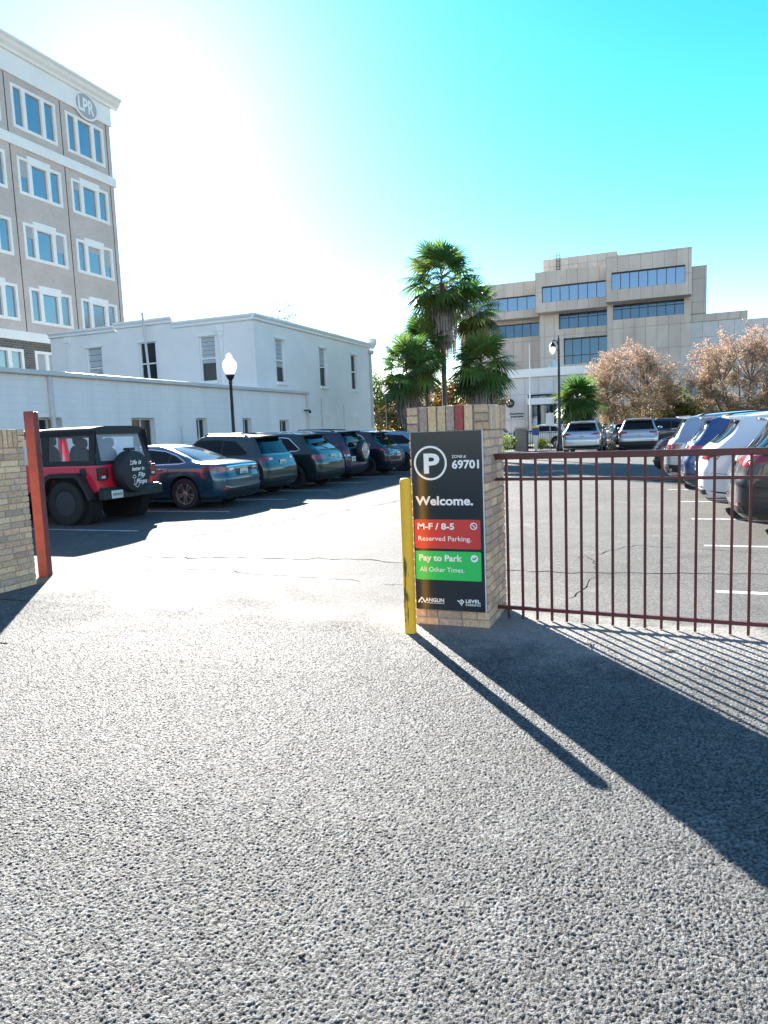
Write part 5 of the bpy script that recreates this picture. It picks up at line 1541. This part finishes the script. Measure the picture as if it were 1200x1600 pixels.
b = MB(); b.box(.3 + J, 3.6 + J, -.5, .5, .42, .60); b.build('chassis', 'plastic', jr)
for ax in (.72, 3.14):
    for sg in (-1, 1):
        y0, y1 = sorted((sg * .70, sg * .945)); r0 = .5
        out = [(-.66, .50), (-.60, .62), (-.42, .93), (-.30, .99), (.32, .99), (.46, .93), (.66, .58)]; inn = [(.58, .56), (.40, .86), (.28, .91), (-.27, .91), (-.37, .86), (-.54, .58), (-.57, .48)]
        b = MB(); P = [(ax + J + u, v) for u, v in out]; Q = [(ax + J + u, v) for u, v in inn][::-1]
        for i in range(len(P) - 1):
            b.prism([P[i], P[i + 1], Q[i + 1], Q[i]], y0, y1, 'y')
        b.build('wheel_flare', 'plastic', jr)
        b = MB(); y0, y1 = sorted((sg * .55, sg * .80)); b.lathe([(.57, y0), (.57, y1)], (ax + J, 0, .42), 28, 'y'); b.build('wheel_well', 'well', jr)
        t = MB(); yo = .93; pr = [(.24, yo - .28), (.37, yo - .28), (.42, yo - .25), (.42, yo - .04), (.405, yo - .015), (.36, yo), (.26, yo - .005), (.24, yo - .03)]
        t.lathe([(a, sg * h) for a, h in pr], (ax + J, 0, .42), 40, 'y')
        for i in range(40):
            a = 2 * math.pi * i / 40
            t.bar((ax + J + .415 * math.cos(a), sg * (yo - .24), .42 + .415 * math.sin(a)), (ax + J + .415 * math.cos(a + .05), sg * (yo - .05), .42 + .415 * math.sin(a + .05)), .03, .02, (math.cos(a), 0, math.sin(a)))
        wv = t.build('wheel', 'tyre', jr, smooth=True, angle=35)
        q = MB(); q.lathe([(.24, sg * (yo - .02)), (.22, sg * (yo - .03)), (.2, sg * (yo - .09)), (.07, sg * (yo - .08)), (.06, sg * (yo - .03)), (.01, sg * (yo - .03))], (ax + J, 0, .42), 28, 'y')
        for i in range(5):
            a = 2 * math.pi * i / 5 + .3; q.bar((ax + J + .05 * math.cos(a), sg * (yo - .05), .42 + .05 * math.sin(a)), (ax + J + .22 * math.cos(a), sg * (yo - .035), .42 + .22 * math.sin(a)), .07, .03, (0, 1, 0))
        q.build('rim', 'rim_dark', wv)
# soft top
def slot(fn, u0, u1, z0, z1, op):
    """fabric wall 3 cm thick with one opening right through"""
    facade(b, fn, u0, u1, z0, z1, [op], .03, False)
    facade(b, lambda u, d, z: fn(u, .03, z), u0, u1, z0, z1, [op], .0, False)
b = MB()
sides = {}
for sg in (-1, 1):
    sides[sg] = lambda u, d, z, sg=sg: (u + J, sg * (.785 - .075 * (z - 1.13) / .63 - d), z)
    slot(sides[sg], .06, 1.36, 1.132, 1.78, (.2, 1.2, 1.22, 1.69))
fnr = lambda u, d, z: (J + .02 + .14 * (z - 1.13) / .63 + d, u * (1 - .09 * (z - 1.13) / .63), z)
slot(fnr, -.785, .785, 1.132, 1.78, (-.64, .64, 1.2, 1.71))
n = 14
sec = [(.74 * math.copysign(abs(math.sin(a)) ** .5, math.sin(a)), 1.775 + .09 * max(0, math.cos(a)) ** .8) for a in [R(-90 + 180 * i / n) for i in range(n + 1)]]
b.prism([(.725, 1.71)] + [(y, z) for y, z in sec[::-1]] + [(-.725, 1.71)], .13 + J, 1.35 + J, 'x')
b.prism([(.72, 1.712)] + [(y * .99, z - .012) for y, z in sec[::-1]] + [(-.72, 1.712)], 1.351 + J, 2.35 + J, 'x')
st = b.build('soft_top', 'fabric', jr, smooth=True, angle=30)
for sg in (-1, 1):
    b = MB(); f = sides[sg]; b.quad(f(.2, .015, 1.22), f(1.2, .015, 1.22), f(1.2, .015, 1.69), f(.2, .015, 1.69)); b.build('side_window', 'vinyl_window', jr)
b = MB(); b.quad(fnr(-.64, .015, 1.2), fnr(.64, .015, 1.2), fnr(.64, .015, 1.71), fnr(-.64, .015, 1.71)); b.build('rear_window', 'vinyl_sky_sheen', jr)
for sg in (-1, 1):                                          # doors with framed glass
    f = lambda u, d, z, sg=sg: (u + J, sg * (.793 - .07 * max(0, z - 1.13) / .63 - d), z)
    b = MB(); facade(b, f, 1.40, 2.36, .64, 1.13, [], 0); facade(b, f, 1.40, 2.36, 1.131, 1.72, [(1.47, 2.2, 1.16, 1.66)], .03, False)
    dr = b.build('door', jp, jr)
    b = MB(); b.quad(f(1.47, .02, 1.16), f(2.2, .02, 1.16), f(2.2, .02, 1.66), f(1.47, .02, 1.66)); b.build('door_glass', 'vinyl_window', dr)
    b = MB(); b.box(1.5 + J, 1.66 + J, *sorted((sg * .793, sg * .83)), 1.0, 1.04); b.build('door_handle', 'plastic', dr, bevel=.006)
b = MB(); b.bar((2.38 + J, -.7, 1.14), (2.62 + J, -.7, 1.15), .04, .04); b.prism([(2.37 + J, 1.14), (2.42 + J, 1.14), (2.36 + J, 1.77), (2.31 + J, 1.77)], -.72, -.66, 'y'); b.prism([(2.37 + J, 1.14), (2.42 + J, 1.14), (2.36 + J, 1.77), (2.31 + J, 1.77)], .66, .72, 'y'); b.box(2.31 + J, 2.36 + J, -.66, .66, 1.72, 1.77)
b.build('windscreen_frame', jp, jr)
b = MB(); b.quad((2.395 + J, -.66, 1.15), (2.395 + J, .66, 1.15), (2.335 + J, .66, 1.72), (2.335 + J, -.66, 1.72)); b.build('windscreen', 'vinyl_window', jr)
for y in (-.36, .36):
    for x, s_ in ((1.55, 1.0), (.75, .85)):
        b = MB(); b.blob((x + J, y, 1.18), (.08, .22, .34 * s_), 12, 8, .7); b.blob((x + J - .02, y, 1.18 + .43 * s_), (.06, .13, .10), 12, 8, .7); b.build('seat', 'seat', jr, smooth=True)
b = MB()
for y in (-.60, .60): b.tube([(1.28 + J, y * 1.05, 1.1), (1.22 + J, y * .98, 1.70), (.2 + J, y * .95, 1.68), (.12 + J, y, 1.1)], .028, 8); b.tube([(1.22 + J, y * .98, 1.70), (2.3 + J, y, 1.70)], .028, 8)
b.tube([(1.22 + J, -.6, 1.70), (1.22 + J, .6, 1.70)], .028, 8); b.tube([(.22 + J, -.57, 1.68), (.22 + J, .57, 1.68)], .028, 8); b.build('roll_bar', 'plastic', jr, smooth=True)
for sg in (-1, 1):
    b = MB(); b.box(-.055 + J, .02 + J, *sorted((sg * .60, sg * .80)), .84, 1.08); tl = b.build('tail_light', 'plastic', jr, bevel=.012)
    b = MB(); b.box(-.062 + J, -.054 + J, *sorted((sg * .635, sg * .765)), .93, 1.05); b.build('lens', 'tail_red', tl, bevel=.004)
    b = MB(); b.box(-.063 + J, -.054 + J, *sorted((sg * .65, sg * .75)), .875, .925); b.build('reversing_lens', 'tail_clear', tl, bevel=.004)
    b = MB(); b.bar((-.006 + J, sg * .54, .88), (-.006 + J, sg * .54, 1.06), .035, .03, (1, 0, 0)); b.build('hinge' if sg < 0 else 'tailgate_latch', 'plastic', jr, bevel=.006)
b = MB(); b.box(-.006 + J, .0 + J, -.565, .57, .68, 1.128); b.build('tailgate', jp, jr, bevel=.003)
b = MB(); b.lathe([(.085, .79), (.085, .80), (.06, .806)], (.34 + J, 0, 1.0), 20, 'y'); b.build('fuel_cap', 'plastic', jr)
b = MB(); b.box(-.185 + J, -.172 + J, .36, .66, .49, .64); pl_ = b.build('licence_plate', 'plate', jr, bevel=.004)
b = MB()
for i in range(6): b.box(-.187 + J, -.185 + J, .40 + i * .04, .425 + i * .04, .54, .59)
b.build('plate_mark', 'plate_mark', pl_)
b = MB(); b.lathe([(.2, -.02), (.38, -.03), (.405, -.06), (.41, -.12), (.405, -.26), (.385, -.29), (.3, -.305), (.01, -.31)], (J, .06, .965), 40, 'x'); sp = b.build('spare_wheel_cover', 'fabric', jr, smooth=True, angle=40)
b = MB(); b.box(-.2 + J, -.02 + J, -.14, .16, .85, 1.08); b.build('spare_bracket', 'plastic', jr)
b = MB(); b.box(-.22 + J, -.06 + J, -.03, .13, 1.375, 1.43); b.build('brake_light', 'plastic', jr, bevel=.01)
fc = lambda a, z: (J - .3135, .06 - a, z)
def tline(mb, pts, wd=.009):
    for (a0, z0), (a1, z1) in zip(pts, pts[1:]):
        d = math.hypot(a1 - a0, z1 - z0) or 1; nx, nz = -(z1 - z0) / d * wd / 2, (a1 - a0) / d * wd / 2
        mb.quad(fc(a0 - nx, z0 - nz), fc(a1 - nx, z1 - nz), fc(a1 + nx, z1 + nz), fc(a0 + nx, z0 + nz))
b = MB()
text_mesh(b, 'Life is', -.20, 1.105, .085, .31, fn=fc, shear=.3, bold=.018)
b.build('cover_lettering', 'white_vinyl', sp, fix=False); b = MB()
text_mesh(b, 'better in', -.15, .985, .075, .34, fn=fc, shear=.3, bold=.018)
b.build('cover_lettering', 'white_vinyl', sp, fix=False); b = MB()
text_mesh(b, 'Flip', .01, .86, .085, .19, fn=fc, shear=.3, bold=.018)
b.build('cover_lettering', 'white_vinyl', sp, fix=False); b = MB()
text_mesh(b, 'Flops', -.06, .73, .09, .30, fn=fc, shear=.3, bold=.018)
b.build('cover_lettering', 'white_vinyl', sp, fix=False); b = MB()
tline(b, [(-.12, .90), (-.15, .86), (-.10, .84), (-.05, .86), (-.08, .90), (-.12, .90)]); tline(b, [(-.1, .84), (-.105, .72)]); tline(b, [(-.14, .72), (-.07, .72)])
tline(b, [(-.17, 1.09), (-.19, 1.12), (-.16, 1.17), (-.12, 1.16)]); tline(b, [(.0, .84), (-.03, .80), (.02, .79), (.1, .84)]); tline(b, [(-.06, .74), (-.09, .69), (-.02, .66), (.03, .72)])
b.build('cover_drawing', 'white_vinyl', sp, fix=False)
for sg in (-1, 1):
    b = MB(); b.box(2.16 + J, 2.24 + J, *sorted((sg * .86, sg * 1.04)), 1.16, 1.36); b.bar((2.22 + J, sg * .78, 1.15), (2.2 + J, sg * .9, 1.2), .03, .03); b.build('mirror', 'plastic', jr, bevel=.02)
